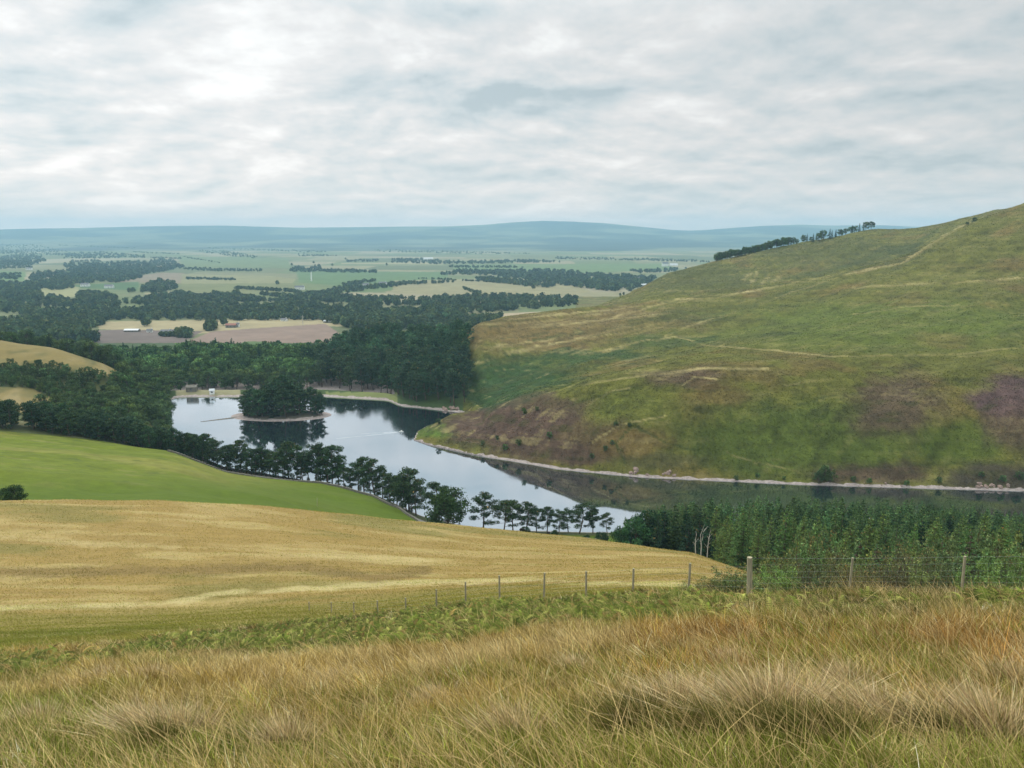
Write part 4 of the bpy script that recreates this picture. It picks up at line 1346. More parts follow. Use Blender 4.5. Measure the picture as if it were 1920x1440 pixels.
# --- scattered bushes on the big hill
random.seed(31)
for (uu, vv, s) in [(983, 776, .5), (1007, 770, .35), (905, 835, .4), (932, 825, .4), (947, 845, .5), (972, 836, .55), (1030, 822, .5), (1135, 845, .4), (1148, 835, .4), (1180, 800, .35),
                    (805, 797, .5), (822, 797, .55), (1155, 800, .4), (1110, 860, .4), (1545, 900, .95), (1556, 905, .9), (1535, 906, .8), (1420, 896, .35), (1470, 900, .3), (1760, 905, .4), (1880, 905, .5),
                    (1910, 900, .6), (1840, 895, .4), (1630, 907, .4), (1600, 905, .45), (1700, 912, .4), (1380, 900, .35)]:
    x, y, z = ground_hit(uu, vv, 320, 900)
    if np.isnan(y[0]):
        continue
    big = 1530 < uu < 1560
    lab = 'dark bush in the clump at the water edge below the hill' if big else 'small dark bush dotted on the lower slope of the hill'
    plant('broad', 'bush', x[0], y[0], lab, 'bush', 'bushes clumped at the water edge' if big else 'bushes dotted on the lower hill', s * 0.62, sz=s * 0.6)


# ------------------------------------------------------------------ grasses, bracken and heath
def visible_points(n, y0, y1, test=None, umin=-70, umax=1990, power=1.0):
    """random points over the ground ahead, even per square metre (power 1) or thinning with distance (power 0)"""
    t = RNG.random(n)
    yy = np.sqrt(y0 ** 2 + t * (y1 ** 2 - y0 ** 2)) if power == 1.0 else y0 * (y1 / y0) ** t
    uu = RNG.uniform(umin, umax, n)
    xx = ray(uu, np.full(n, 1000.0))[0] * yy * 1.06
    reg = region(xx, yy)
    zz = height(xx, yy)
    ok = np.ones(n, bool) if test is None else test(xx, yy, zz, reg)
    return xx[ok], yy[ok], zz[ok], reg[ok]


def blades(x, y, z, hgt, wid, lean, col, curl=0.35, segs=3):
    """bent tapering blades; lean = (lx, ly) tip offset as a share of the height"""
    n = len(x)
    ang = RNG.uniform(0, 2 * math.pi, n)
    # blades mostly turn their faces to all sides
    wx, wy = np.cos(ang) * wid / 2, np.sin(ang) * wid / 2
    lx, ly = lean
    rows = []
    for s in range(segs):
        f = s / segs
        ox, oy, oz = lx * hgt * (f + curl * f * f), ly * hgt * (f + curl * f * f), hgt * (f - 0.15 * f * f)
        k = 1 - 0.75 * f
        rows.append((x + ox - wx * k, y + oy - wy * k, z + oz)); rows.append((x + ox + wx * k, y + oy + wy * k, z + oz))
    rows.append((x + lx * hgt * (1 + curl), y + ly * hgt * (1 + curl), z + hgt * 0.85))
    V_ = np.stack([np.stack(r, -1) for r in rows], 1)
    k = len(rows)
    base = (np.arange(n) * k)[:, None]
    qd = np.concatenate([base + np.array([2 * s, 2 * s + 1, 2 * s + 3, 2 * s + 2]) for s in range(segs - 1)]) if segs > 1 else None
    tr = base + np.array([2 * segs - 2, 2 * segs - 1, 2 * segs])
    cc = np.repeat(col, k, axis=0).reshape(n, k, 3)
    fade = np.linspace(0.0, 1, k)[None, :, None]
    cc = cc * (0.75 + 0.5 * fade)              # shade at the foot painted into the blade colour, lighter towards the tip
    return V_.reshape(-1, 3), qd, tr, np.clip(cc.reshape(-1, 3), 0.003, 1)


def near_noise_lean(x, y, n):
    lx = -0.30 + 0.30 * fbm(x / 2.5, y / 2.5, 3, 301) + RNG.normal(0, 0.22, n)
    ly = 0.05 + 0.25 * fbm(x / 2.5, y / 2.5, 3, 311) + RNG.normal(0, 0.22, n)
    return lx, ly


# near hillside: the grass stands in tufts with gaps between them
tx0, ty0, tz0, tr0 = visible_points(30000, 3.0, 50, lambda x, y, z, r: (r == 0), power=0.5)
nt_ = len(tx0); per_t = 24
tt = np.repeat(np.arange(nt_), per_t); n = len(tt)
size_t = np.exp(RNG.normal(0, 0.35, nt_)) * (0.8 + 0.35 * fbm(tx0 / 1.3, ty0 / 1.3, 3, 303))
rad = (0.055 + 0.0042 * ty0) * size_t
ra, rr_ = RNG.uniform(0, 2 * math.pi, n), RNG.random(n) ** 0.6
ox, oy = np.cos(ra) * rr_, np.sin(ra) * rr_
gx, gy = tx0[tt] + ox * rad[tt], ty0[tt] + oy * rad[tt]
gz = height(gx, gy)
u_, v_ = project(gx, gy, gz)
col = cover(gx, gy, gz, np.zeros(n, np.int8))
cl = fbm(gx / 0.55, gy / 0.55, 3, 321)
green = sstep(-0.1, 0.35, fbm(gx / 3.2, gy / 3.2, 3, 331) + 0.36 * sstep(1320, 1420, v_) - 0.10)
tone_t = np.exp(RNG.normal(-0.02, 0.42, nt_))
k = (tone_t[tt] * np.exp(RNG.normal(0, 0.30, n)))[:, None]
col = col * k * (1.25 + 0.45 * cl[:, None])
pale_t = RNG.random(nt_) < 0.24 + 0.25 * fbm(tx0 / 1.8, ty0 / 1.8, 2, 307)
pale = (pale_t[tt] & (RNG.random(n) < 0.75)) | (RNG.random(n) < 0.10)
col[pale] = np.array((0.50, 0.40, 0.23)) * k[pale]
gr_t = RNG.random(nt_)
gmask = (gr_t[tt] < 0.6 * green) & (RNG.random(n) < .85)
col[gmask] = np.array((0.150, 0.175, 0.035)) * k[gmask]
brown = RNG.random(n) < 0.06
col[brown] = np.array((0.12, 0.075, 0.035)) * k[brown]
hh = (0.12 + 0.20 * RNG.random(n)) * (0.45 + 0.6 * size_t[tt]) * (1.2 - 0.45 * green) * np.interp(v_, [1130, 1200, 1300, 1440], [1.0, 1.15, 1.15, 1.0]) * (1.12 - 0.35 * rr_)
hh = np.maximum(hh, 0.06)
wd = 0.0040 + 0.00042 * gy
wn_x = -0.13 + 0.20 * fbm(tx0 / 2.2, ty0 / 2.2, 3, 301) + RNG.normal(0, 0.16, nt_)
lx = wn_x[tt] + 0.45 * ox + RNG.normal(0, 0.19, n)
ly = 0.02 + 0.45 * oy + RNG.normal(0, 0.19, n)
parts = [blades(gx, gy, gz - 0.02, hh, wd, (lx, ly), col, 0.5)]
# a few tall bent stems with pale heads
sx_, sy_0, sz_0, _ = visible_points(9000, 3.5, 30, lambda x, y, z, r: (r == 0), power=0.5)
m_ = len(sx_)
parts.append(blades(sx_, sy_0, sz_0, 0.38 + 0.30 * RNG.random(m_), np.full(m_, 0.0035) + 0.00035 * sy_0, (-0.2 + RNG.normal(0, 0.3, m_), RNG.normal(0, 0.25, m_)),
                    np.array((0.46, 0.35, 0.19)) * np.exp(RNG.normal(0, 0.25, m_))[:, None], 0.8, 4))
# bleached rush tussocks leaning with the wind
random.seed(77)
TUS = [(200, 1275, .8), (290, 1280, 1.0), (330, 1385, 1.35), (265, 1370, 1.1), (80, 1365, .9), (640, 1285, .8), (960, 1390, .8), (820, 1325, .6), (540, 1400, .8), (1250, 1340, 1.0), (1300, 1328, .9), (1430, 1350, 1.4), (1480, 1335, 1.2),
       (1640, 1362, 1.0), (1690, 1375, .8), (1860, 1390, 1.3), (1820, 1350, .8), (1590, 1290, .6), (1900, 1290, .7), (1080, 1262, .6), (1370, 1255, .6), (-1200, 1360, .9), (-1190, 1385, .9), (-1560, 1405, .9), (-1400, 1395, .8), (-1330, 1385, .8), (-300, 1405, .8), (-1480, 1385, .8), (-1760, 1395, .8)]
for (tu, tv, ts) in TUS:
    rush = tu < 0                       # darker living rush clumps
    tx_, ty_, tz_ = [float(q[0]) for q in ground_hit(abs(tu), tv, 2.5, 60)]
    m_ = int(950 * ts)
    r_ = np.abs(RNG.normal(0, 0.105 * ts, m_)); a_ = RNG.uniform(0, 2 * math.pi, m_)
    px_, py_ = tx_ + r_ * np.cos(a_) * 1.5, ty_ + r_ * np.sin(a_) * 0.9
    h_ = (0.26 + 0.20 * RNG.random(m_)) * (0.55 + 0.4 * ts)
    kk = np.exp(RNG.normal(0, 0.35, m_))[:, None]
    pick = RNG.random(m_)
    cc_ = np.where((pick < 0.55)[:, None], np.array((0.50, 0.41, 0.29)), np.where((pick < 0.85)[:, None], np.array((0.26, 0.18, 0.11)), np.array((0.14, 0.15, 0.045)))) * kk
    if rush:
        cc_ = np.where((pick < 0.8)[:, None], np.array((0.085, 0.090, 0.026)), np.array((0.17, 0.12, 0.06))) * kk
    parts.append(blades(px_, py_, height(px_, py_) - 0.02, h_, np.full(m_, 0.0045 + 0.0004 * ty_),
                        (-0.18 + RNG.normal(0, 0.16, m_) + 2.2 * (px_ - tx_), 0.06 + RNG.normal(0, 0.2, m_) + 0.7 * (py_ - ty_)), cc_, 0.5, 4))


def join_parts(parts):
    vs, qs2, ts2, cs, n0 = [], [], [], [], 0
    for v, qd, tr, cc in parts:
        vs.append(v); cs.append(cc)
        if qd is not None:
            qs2.append(qd + n0)
        if tr is not None:
            ts2.append(tr + n0)
        n0 += len(v)
    return np.concatenate(vs), (np.concatenate(qs2) if qs2 else None), (np.concatenate(ts2) if ts2 else None), np.concatenate(cs)


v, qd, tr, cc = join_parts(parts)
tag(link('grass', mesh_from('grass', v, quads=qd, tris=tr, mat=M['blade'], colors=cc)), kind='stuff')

# golden field and pasture: coarser tufts
gx, gy, gz, gr = visible_points(230000, 26, 215, lambda x, y, z, r: (r == 1), power=0.5, umax=1480)
n = len(gx)
col = cover(gx, gy, gz, gr) * np.exp(RNG.normal(0, 0.16, n))[:, None] * 1.12
col = col * (1 + 0.22 * fbm(gx / 3.5, gy / 2.0, 3, 341))[:, None]
hh = 0.09 + 0.10 * RNG.random(n) + 0.06 * fbm(gx / 2, gy / 2, 2, 351)
wd = 0.012 + 0.0009 * gy
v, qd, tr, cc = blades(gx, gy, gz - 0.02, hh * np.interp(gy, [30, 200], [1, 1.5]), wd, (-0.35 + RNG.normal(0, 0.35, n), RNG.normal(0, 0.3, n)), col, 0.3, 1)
tag(link('field_grass', mesh_from('field_grass', v, quads=qd, tris=tr, mat=M['blade'], colors=cc)), kind='stuff')

# heath on the big hill: low clumps of grass, heather and bracken
hx, hy, hz, hr = visible_points(190000, 325, 1250, lambda x, y, z, r: (r == 6) & (z > WATER + 1.2), umin=760, power=0.0)
hb_ = visible_points(50000, 322, 400, lambda x, y, z, r: (r == 6) & (z > WATER + 1.0), umin=760, umax=1990, power=0.0)
hx, hy, hz, hr = [np.concatenate(q2) for q2 in zip((hx, hy, hz, hr), hb_)]
n = len(hx)
col = cover(hx, hy, hz, hr) * np.exp(RNG.normal(0, 0.32, n))[:, None] * (1.3 + 0.3 * fbm(hx / 6, hy / 6, 3, 371)[:, None])
sz = 0.42 + 0.00085 * (hy - 320)
v, qd = quads_at(np.stack([hx, hy, hz + 0.10], -1), sz, RNG, 1.6, 0.3, (0.5, 1.0))
dk = (col[:, 1] < 0.075) & (col[:, 1] > col[:, 0] * 1.3)
tag(link('heath', mesh_from('heath', v, quads=qd, mat=M['blade'], colors=np.repeat(np.clip(col, .003, 1), 4, axis=0))), kind='stuff')

# bracken along the fence
BRK = [(190, 1226), (300, 1192), (420, 1178), (500, 1170), (650, 1152), (800, 1132), (920, 1122), (1020, 1122), (1300, 1108), (1400, 1118), (1600, 1116), (2000, 1116), (2000, 1150), (1800, 1150), (1640, 1166),
       (1400, 1152), (1200, 1160), (1000, 1166), (930, 1190), (850, 1200), (600, 1212), (300, 1222)]
BRK2 = [(-40, 1262), (-40, 1226), (190, 1218), (260, 1222), (100, 1250)]


def fronds(x, y, z, n_pin, L, rng, tint):
    vs, tr_, cs, n0 = [], [], [], 0
    for i in range(len(x)):
        az = rng.uniform(0, 2 * math.pi); l = L * rng.uniform(0.7, 1.25)
        d = np.array((math.cos(az), math.sin(az), 0.0)); sd_ = np.array((-math.sin(az), math.cos(az), 0.0))
        f = np.linspace(0.28, 1.0, n_pin)
        up = l * (0.78 * f - 0.42 * f ** 3) + 0.12 * l
        ctr = np.array((x[i], y[i], z[i]))[None] + d[None] * (l * 0.75 * f ** 1.5)[:, None] + np.array((0, 0, 1.0))[None] * up[:, None]
        w = l * 0.25 * (1.08 - f) ** 0.7
        step = l * 0.05
        for sgn in (-1, 1):
            tip = ctr + sd_[None] * (sgn * w)[:, None] + d[None] * step - np.array((0, 0, 0.12))[None] * w[:, None]
            a = ctr - d[None] * step; b = ctr + d[None] * step
            tri = np.stack([a, b, tip], 1)
            vs.append(tri.reshape(-1, 3)); m = len(tri)
        base = np.array((x[i], y[i], z[i]))
        vs.append(np.stack([base - sd_ * 0.008, base + sd_ * 0.008, ctr[0]]))
        c = np.array(tint[0] if rng.random() < 0.6 else (tint[1] if rng.random() < 0.75 else tint[2])) * math.exp(rng.normal(0, 0.38))
        cs.append(np.repeat(c[None], 3 * (2 * n_pin + 1), 0))
    v = np.concatenate(vs)
    return v, np.arange(len(v)).reshape(-1, 3), np.concatenate(cs)


bx, by, bz, br = visible_points(90000, 14, 52, lambda x, y, z, r: (r <= 1) & (in_poly(*project(x, y, z + 0.2), BRK) | (in_poly(*project(x, y, z + 0.2), BRK2) & (RNG.random(len(x)) < 0.5))), power=0.6)
bu, bv = project(bx, by, bz)
prob = np.where(bu < 1000, 1.0, 0.62) * (fbm(bx / 2.5, by / 2.5, 2, 361) > -0.35)
ok = RNG.random(len(bx)) < prob
bx, by, bz = bx[ok][:9500], by[ok][:9500], bz[ok][:9500]
print('fronds', len(bx))
v, tr, cc = fronds(bx, by, bz, 9, 0.46, np.random.default_rng(9), ((0.075, 0.096, 0.014), (0.150, 0.152, 0.036), (0.15, 0.10, 0.03)))
tag(link('bracken', mesh_from('bracken', v, tris=tr, mat=M['needle'], colors=cc)), kind='stuff')

# ------------------------------------------------------------------ fence
POSTS_R = [(1405, 1121, 26.0, 1.42, 0.10), (1592, 1115, 25.6, 1.22, 0.045), (1802, 1116, 25.2, 1.24, 0.050), (2030, 1118, 24.9, 1.22, 0.045)]
POSTS_L = [(1291, 29.0), (1187, 31.4), (1099, 33.9), (1020, 36.4), (937, 38.5), (873, 41), (818, 43.4), (760, 46), (707, 48.3), (662, 50.6), (620, 53), (578, 55.4)]


def post_mesh(name, H, R, lean, square=False, seed=0):
    rng = random.Random(seed)
    b = MB()
    if square:
        b.box((0, 0, H / 2 - 0.2), (R * 2, R * 2, H + 0.4), Matrix.Rotation(lean, 3, 'Y'), 0.93)
        b.box((0.03 * 0, 0, H + 0.005), (R * 1.7, R * 1.7, 0.02), Matrix.Rotation(lean, 3, 'Y'), 0.9)
    else:
        pts = [(-0.4 * lean + rng.gauss(0, .004), 0, -0.4), (0.5 * H * lean, rng.gauss(0, .006), H * 0.5), (H * lean, 0, H)]
        b.tube(pts, [R * 1.05, R, R * 0.92], 9)
    return b.mesh(name, M['post'])


fr = empty('wire_fence', (0, 0, 0))
tag(fr, 'stock fence with a thick leaning corner post and wires in front of the plantation', 'fence')
tops = []
wires_r, wires_l = MB(), MB()
for i, (pu, pv, py_, H, R) in enumerate(POSTS_R):
    x, y = at(pu, pv, py_)
    z = float(height(x, y))
    if i:
        ztop = ray(pu, [0, 1046, 1043, 1040][i])[1] * y
    else:
        ztop = ray(pu, 1045)[1] * y
    o = link('post', post_mesh('post', ztop - z, R, -0.05 if i == 0 else (0.01, -0.015, 0.02)[i - 1], False, i), fr)
    if i == 0:
        o['label'] = 'thick leaning corner post'
    o.location = (x, y, z)
    tops.append((x, y, z, ztop - z))
for (a, b) in zip(tops[:-1], tops[1:]):
    for k in (0.97, 0.80, 0.62, 0.47, 0.33, 0.2):
        p, q_ = Vector((a[0], a[1] + .05, a[2] + a[3] * k)), Vector((b[0], b[1] + .05, b[2] + b[3] * k))
        mid = (p + q_) / 2 - Vector((0, 0, 0.012))
        wires_r.tube([p, mid, q_], 0.0032 if k > 0.9 else 0.0024, 4, False)
    for t in np.arange(0.04, 1, 0.055):          # the upright wires of the netting
        p = Vector((a[0], a[1] + .052, a[2])).lerp(Vector((b[0], b[1] + .052, b[2])), t)
        h_ = a[3] * (1 - t) + b[3] * t
        wires_r.tube([p + Vector((0, 0, h_ * 0.2)), p + Vector((0, 0, h_ * 0.8))], 0.0018, 3, False)
link('wire', wires_r.mesh('wire', M['wire']), fr)
fl = empty('wire_fence', (0, 0, 0))
tag(fl, 'line of thin round posts running down left from the corner beside the golden field', 'fence')
topl = [tops[0]]
TOPV = {1291: 1056, 1187: 1066, 1099: 1071, 1020: 1074, 937: 1079, 873: 1091, 818: 1105, 760: 1121, 707: 1131, 662: 1141, 620: 1151, 578: 1158}
for i, (pu, py_) in enumerate(POSTS_L):
    x, y = at(pu, 1110, py_)
    z = float(height(x, y))
    ztop = ray(pu, TOPV[pu])[1] * y
    H = min(max(ztop - z, 0.85), 1.6)
    o = link('post', post_mesh('post', H, 0.05, random.uniform(-0.02, 0.02), False, 20 + i), fl)
    o.location = (x, y, z)
    topl.append((x, y, z, H))
for (a, b) in zip(topl[:-1], topl[1:]):
    for k in (0.95, 0.72, 0.5, 0.3):
        wires_l.tube([(a[0], a[1] + .05, a[2] + min(a[3], 1.2) * k), (b[0], b[1] + .05, b[2] + min(b[3], 1.2) * k)], 0.002, 3, False)
link('wire', wires_l.mesh('wire', M['wire']), fl)

# ------------------------------------------------------------------ young trees and scrub beyond the fence
def sapling(seed, H, W, col, n_stem=9, leaves=3600, qs=0.085, upright=0.5, brown=0.0):
    rng = np.random.default_rng(seed)
    t = MB(); cen = []
    per = leaves // (n_stem * 5); qs *= 1.35; W *= 1.25; col = tuple(min(.4, c * k_) for c, k_ in zip(col, (1.9, 1.45, 1.6)))
    for i in range(n_stem):
        a = rng.uniform(0, 2 * math.pi); L = H * rng.uniform(0.55, 1.02)
        out = W / 2 * rng.uniform(0.3, 1.0) * (1 - upright * 0.5)
        p0 = Vector((0.12 * math.cos(a), 0.12 * math.sin(a), -0.1))
        p1 = Vector((out * 0.6 * math.cos(a), out * 0.6 * math.sin(a), L * 0.5))
        p2 = Vector((out * math.cos(a), out * math.sin(a), L))
        t.tube([p0, p1, p2], [0.03, 0.018, 0.006], 4, False)
        for j in range(5):
            f = 0.2 + 0.8 * (j / 4)
            c = (p0.lerp(p1, f * 2) if f < .5 else p1.lerp(p2, (f - .5) * 2))
            c = c + Vector((rng.normal(0, .1), rng.normal(0, .1), 0)) * W
            t.tube([c * 0.85 + Vector((0, 0, c.z * 0.05)), c], [0.008, 0.003], 3, False)
            cen.append(clump_points(c, W * rng.uniform(0.08, 0.16) * (1.25 - f * 0.5), per, rng, 1.3))
    cen = np.concatenate(cen); cen[:, 2] = np.maximum(cen[:, 2], 0.03)
    v, qd = quads_at(cen, qs, rng, 0.3, 0, (0.4, 0.75))
    cc = leaf_cols(len(cen), col, rng, 0.36, brown)
    return t, v, qd, cc


proto('sapling_green', 0, sapling(501, 2.6, 2.4, (0.095, 0.165, 0.048)), M['leaf'], M['bark'])
proto('sapling_green', 1, sapling(502, 2.6, 2.0, (0.075, 0.135, 0.052), 8, 3400, 0.08, 0.8), M['leaf'], M['bark'])
proto('scrub', 0, sapling(503, 2.2, 2.8, (0.066, 0.105, 0.040), 12, 3600, 0.075, 0.3, 0.08), M['leaf'], M['bark'])
proto('scrub', 1, sapling(504, 2.2, 2.6, (0.075, 0.100, 0.045), 14, 3400, 0.07, 0.4, 0.12), M['leaf'], M['bark'])


def cone_sapling(seed, H=3.2):
    return spruce(seed, H, 0.95, 0.02, (0.085, 0.145, 0.055), 16, 7, 0.17, 0.9)


proto('cone_sapling', 0, cone_sapling(505), M['needle'], M['bark'])
proto('cone_sapling', 1, cone_sapling(506), M['needle'], M['bark'])
SAP = [  # column, top row, metres ahead, kind, variant, label
    (1350, 1078, 31, 'scrub', 1, 'thin twiggy bush in front of the golden field beside the corner post'), (1382, 1066, 30, 'scrub', 0, 'dull scrubby bush touching the left side of the corner post'),
    (1322, 1096, 30, 'scrub', 0, 'low weedy bush between the corner post and the next thin post'),
    (1448, 1058, 29, 'sapling_green', 0, 'bright green leafy sapling just right of the corner post'), (1490, 1062, 30, 'sapling_green', 0, 'second bright green sapling right of the corner post'),
    (1425, 1082, 28, 'sapling_green', 1, 'small green sapling at the foot of the corner post'),
    (1530, 1040, 32, 'scrub', 1, 'brownish scrub bush left of the middle fence post'), (1560, 1052, 29, 'scrub', 0, 'olive scrub bush touching the middle fence post'),
    (1520, 1000, 44, 'sapling_green', 1, 'tall pale green young tree behind the brownish scrub'), (1610, 1060, 28, 'scrub', 1, 'twiggy brown bush just right of the middle fence post'),
    (1640, 1020, 36, 'cone_sapling', 0, 'pale pointed young conifer rising behind the brown scrub'), (1665, 1045, 30, 'scrub', 1, 'broad brown scrub bush between the middle and right fence posts'),
    (1700, 1030, 33, 'scrub', 1, 'tall brown scrub bush between the middle and right fence posts'), (1722, 1062, 28, 'sapling_green', 1, 'low green sapling amid the brown scrub'),
    (1735, 1018, 38, 'cone_sapling', 1, 'young conifer with upright shoots left of the right fence post'), (1760, 1048, 30, 'scrub', 0, 'mixed scrub bush left of the right fence post'),
    (1785, 1040, 32, 'sapling_green', 1, 'green sapling right behind the right fence post'), (1812, 996, 42, 'cone_sapling', 0, 'tallest pale young conifer above the right fence post'),
    (1835, 1050, 29, 'sapling_green', 0, 'leafy green sapling just right of the right fence post'), (1870, 1030, 33, 'sapling_green', 1, 'dark green sapling near the right border'),
    (1905, 1046, 30, 'sapling_green', 0, 'leafy sapling at the right border'), (1940, 1036, 32, 'scrub', 0, 'olive scrub bush cut by the right border'), (1590, 1042, 37, 'sapling_green', 1, 'green young tree behind the middle fence post'),
    (1475, 1046, 38, 'scrub', 0, 'greyish bush behind the bright green saplings'), (1850, 1022, 42, 'sapling_green', 1, 'young tree behind the saplings near the right border'), (1900, 1018, 44, 'cone_sapling', 1, 'young conifer at the right border'),
    (1680, 1002, 50, 'cone_sapling', 1, 'slender young conifer standing behind the tall brown scrub'), (1760, 1010, 52, 'cone_sapling', 0, 'young conifer between the two tall pointed ones')]
for (su, sv, sy_, kind, var, lab) in SAP:
    x, y = at(su, 1080, sy_)
    z = float(height(x, y)); zt = ray(su, sv)[1] * y
    base = {'sapling_green': 2.6, 'scrub': 2.2, 'cone_sapling': 3.2}[kind]
    sz_ = max(0.35, (zt - z + 0.1) / base)
    nm = {'sapling_green': 'sapling', 'scrub': 'scrub_bush', 'cone_sapling': 'young_conifer'}[kind]
    wf = {'sapling_green': 1.0, 'scrub': 1.0, 'cone_sapling': 1.0}[kind]
    plant(kind, nm, x, y, lab, {'sapling': 'sapling', 'scrub_bush': 'bush', 'young_conifer': 'young tree'}[nm], None, min(1.35, max(0.6, 0.35 + 0.5 * sz_)) * wf, var, sink=0.1, sz=sz_)

random.seed(91)
for i in range(46):
    su = random.uniform(1425, 1985); sy_ = random.uniform(30, 62)
    sv = random.uniform(1035, 1078) - (sy_ - 30) * 1.1
    kind = random.choice(['sapling_green', 'scrub', 'sapling_green', 'cone_sapling'])
    x, y = at(su, 1080, sy_)
    z = float(height(x, y)); zt = ray(su, sv)[1] * y
    base = {'sapling_green': 2.6, 'scrub': 2.2, 'cone_sapling': 3.2}[kind]
    sz_ = max(0.5, (zt - z + 0.1) / base)
    nm = {'sapling_green': 'sapling', 'scrub': 'scrub_bush', 'cone_sapling': 'young_conifer'}[kind]
    plant(kind, nm, x, y, {'sapling': 'leafy sapling crowded among others on the slope below the fence', 'scrub_bush': 'dull scrub bush crowded among saplings on the slope below the fence', 'young_conifer': 'small conifer crowded among saplings on the slope below the fence'}[nm],
          {'sapling': 'sapling', 'scrub_bush': 'bush', 'young_conifer': 'young tree'}[nm], nm.replace('_', ' ') + ' crowd below the fence', min(1.5, max(0.8, 0.4 + 0.5 * sz_)), sink=0.1, sz=sz_)

# the bare birches at the plantation edge
def dead_tree(seed, H):
    rng = np.random.default_rng(seed); t = MB(); br = MB()
    pts = [(0, 0, -0.3), (rng.normal(0, .1), 0, H * 0.35), (rng.normal(0, .25), 0, H * 0.7), (rng.normal(0, .3), 0, H)]
    t.tube(pts, [0.13, 0.10, 0.06, 0.02], 6)
    for i in range(9):
        f = rng.uniform(0.35, 0.95); a = rng.uniform(0, 6.28); L = H * 0.2 * rng.uniform(.5, 1)
        s = Vector(pts[1]).lerp(Vector(pts[3]), (f - .35) / .65)
        e = s + Vector((L * math.cos(a) * .7, L * math.sin(a) * .7, L * .9))
        br.tube([s, (s + e) / 2 + Vector((0, 0, .1)), e], [0.045, 0.03, 0.012], 4, False)
    return t.mesh('dead_trunk', M['dead']), br.mesh('dead_limbs', M['dead'])


for (du, dv, H, lab) in [(1314, 984, 7.5, 'pale bare dead birch with forked limbs against the plantation edge'), (1326, 992, 6.2, 'second pale dead birch, thinner, just right of the forked one'), (1305, 1000, 5, 'short thin dead birch left of the forked one')]:
    y = 163.0; x, _ = at(du, 1040, y); z = float(height(x, y)); zt = ray(du, dv)[1] * y
    e = empty('dead_birch', (x, y, z)); tag(e, lab, 'tree')
    tm, lm = dead_tree(int(du), max(3, zt - z))
    link('trunk', tm, e); link('limbs', lm, e)

# ------------------------------------------------------------------ road, wall and field edge along the lake
def ribbon(pts, w, dz):
    vs, fs = [], []
    for i, p in enumerate(pts):
        a = pts[max(i - 1, 0)]; b = pts[min(i + 1, len(pts) - 1)]
        d = Vector((b[0] - a[0], b[1] - a[1])).normalized(); nrm = Vector((-d.y, d.x))
        for s in (-1, -0.5, 0, 0.5, 1):
            qx, qy = p[0] + nrm.x * w / 2 * s, p[1] + nrm.y * w / 2 * s
            vs.append((qx, qy, float(height(qx, qy)) + dz))
    for i in range(len(pts) - 1):
        for k in range(4):
            fs.append((i * 5 + k, i * 5 + k + 1, (i + 1) * 5 + k + 1, (i + 1) * 5 + k))
    return vs, fs


us = np.linspace(330, 800, 90)
rv = np.interp(us, [330, 420, 500, 600, 700, 745, 775, 800], [850, 884, 895, 910, 932, 945, 958, 985])
road_pts = []
for u0 in us:
    y = float(bank_y(u0)) - 3.2
    if u0 > 745:
        y -= (u0 - 745) * 0.10
    road_pts.append((at(u0, 930, y)[0], y))
mb = MB(); mb.add(*ribbon(road_pts, 3.4, 0.10)); tag(link('road', mb.mesh('road', M['road'], True)), kind='structure')
wl_pts = [(p[0] - 0.4, p[1] - 3.6) for p in road_pts]
wmb = MB()
for a, b in zip(wl_pts[:-1], wl_pts[1:]):
    za, zb = float(height(*a)), float(height(*b))
    d = Vector((b[0] - a[0], b[1] - a[1], zb - za)); c = Vector(((a[0] + b[0]) / 2, (a[1] + b[1]) / 2, (za + zb) / 2 + 0.35))
    wmb.box(c, (d.length * 1.02, 0.5, 1.1 + random.uniform(-.08, .08)), Matrix.Rotation(math.atan2(d.y, d.x), 3, 'Z'))
tag(link('stone_wall', wmb.mesh('stone_wall', M['stone'])), 'low dark dry stone wall between the green pasture and the lake road', 'wall')


def rubble_wall(name, pts, h, lab, cat='wall'):
    b = MB(); rng = random.Random(len(lab))
    for (x0, y0), (x1, y1) in zip(pts[:-1], pts[1:]):
        L = math.hypot(x1 - x0, y1 - y0); n_ = max(2, int(L / 0.8))
        for i in range(n_):
            t = (i + .5) / n_
            x, y = x0 + (x1 - x0) * t, y0 + (y1 - y0) * t
            b.box((x, y, float(height(x, y)) + h * .35), (0.9, 0.6, h * rng.uniform(0.8, 1.25)), Matrix.Rotation(math.atan2(y1 - y0, x1 - x0) + rng.uniform(-.2, .2), 3, 'Z'), 0.85)
    return tag(link(name, b.mesh(name, M['stone'])), lab, cat)


rubble_wall('stone_wall', [at(1082, 1012, 205), at(1104, 1018, 203), at(1136, 1024, 200)], 1.2, 'short broken dark stone wall on the crest of the golden field', 'wall')

# ------------------------------------------------------------------ rocks by the water
def rock_mesh(seed, s):
    rng = random.Random(seed)
    import bmesh
    bm = bmesh.new(); bmesh.ops.create_icosphere(bm, subdivisions=2, radius=1)
    pl_ = [(Vector((rng.gauss(0, 1), rng.gauss(0, 1), rng.gauss(0.3, .8))).normalized(), rng.uniform(0.45, 0.85)) for _ in range(9)]
    for v in bm.verts:
        for nrm, d in pl_:
            k = v.co.dot(nrm) - d
            if k > 0:
                v.co -= nrm * k
        v.co = Vector((v.co.x * s[0], v.co.y * s[1], v.co.z * s[2])) * rng.uniform(.95, 1.05)
    me = bpy.data.meshes.new('rock'); bm.to_mesh(me); bm.free(); me.materials.append(M['rock'])
    return me


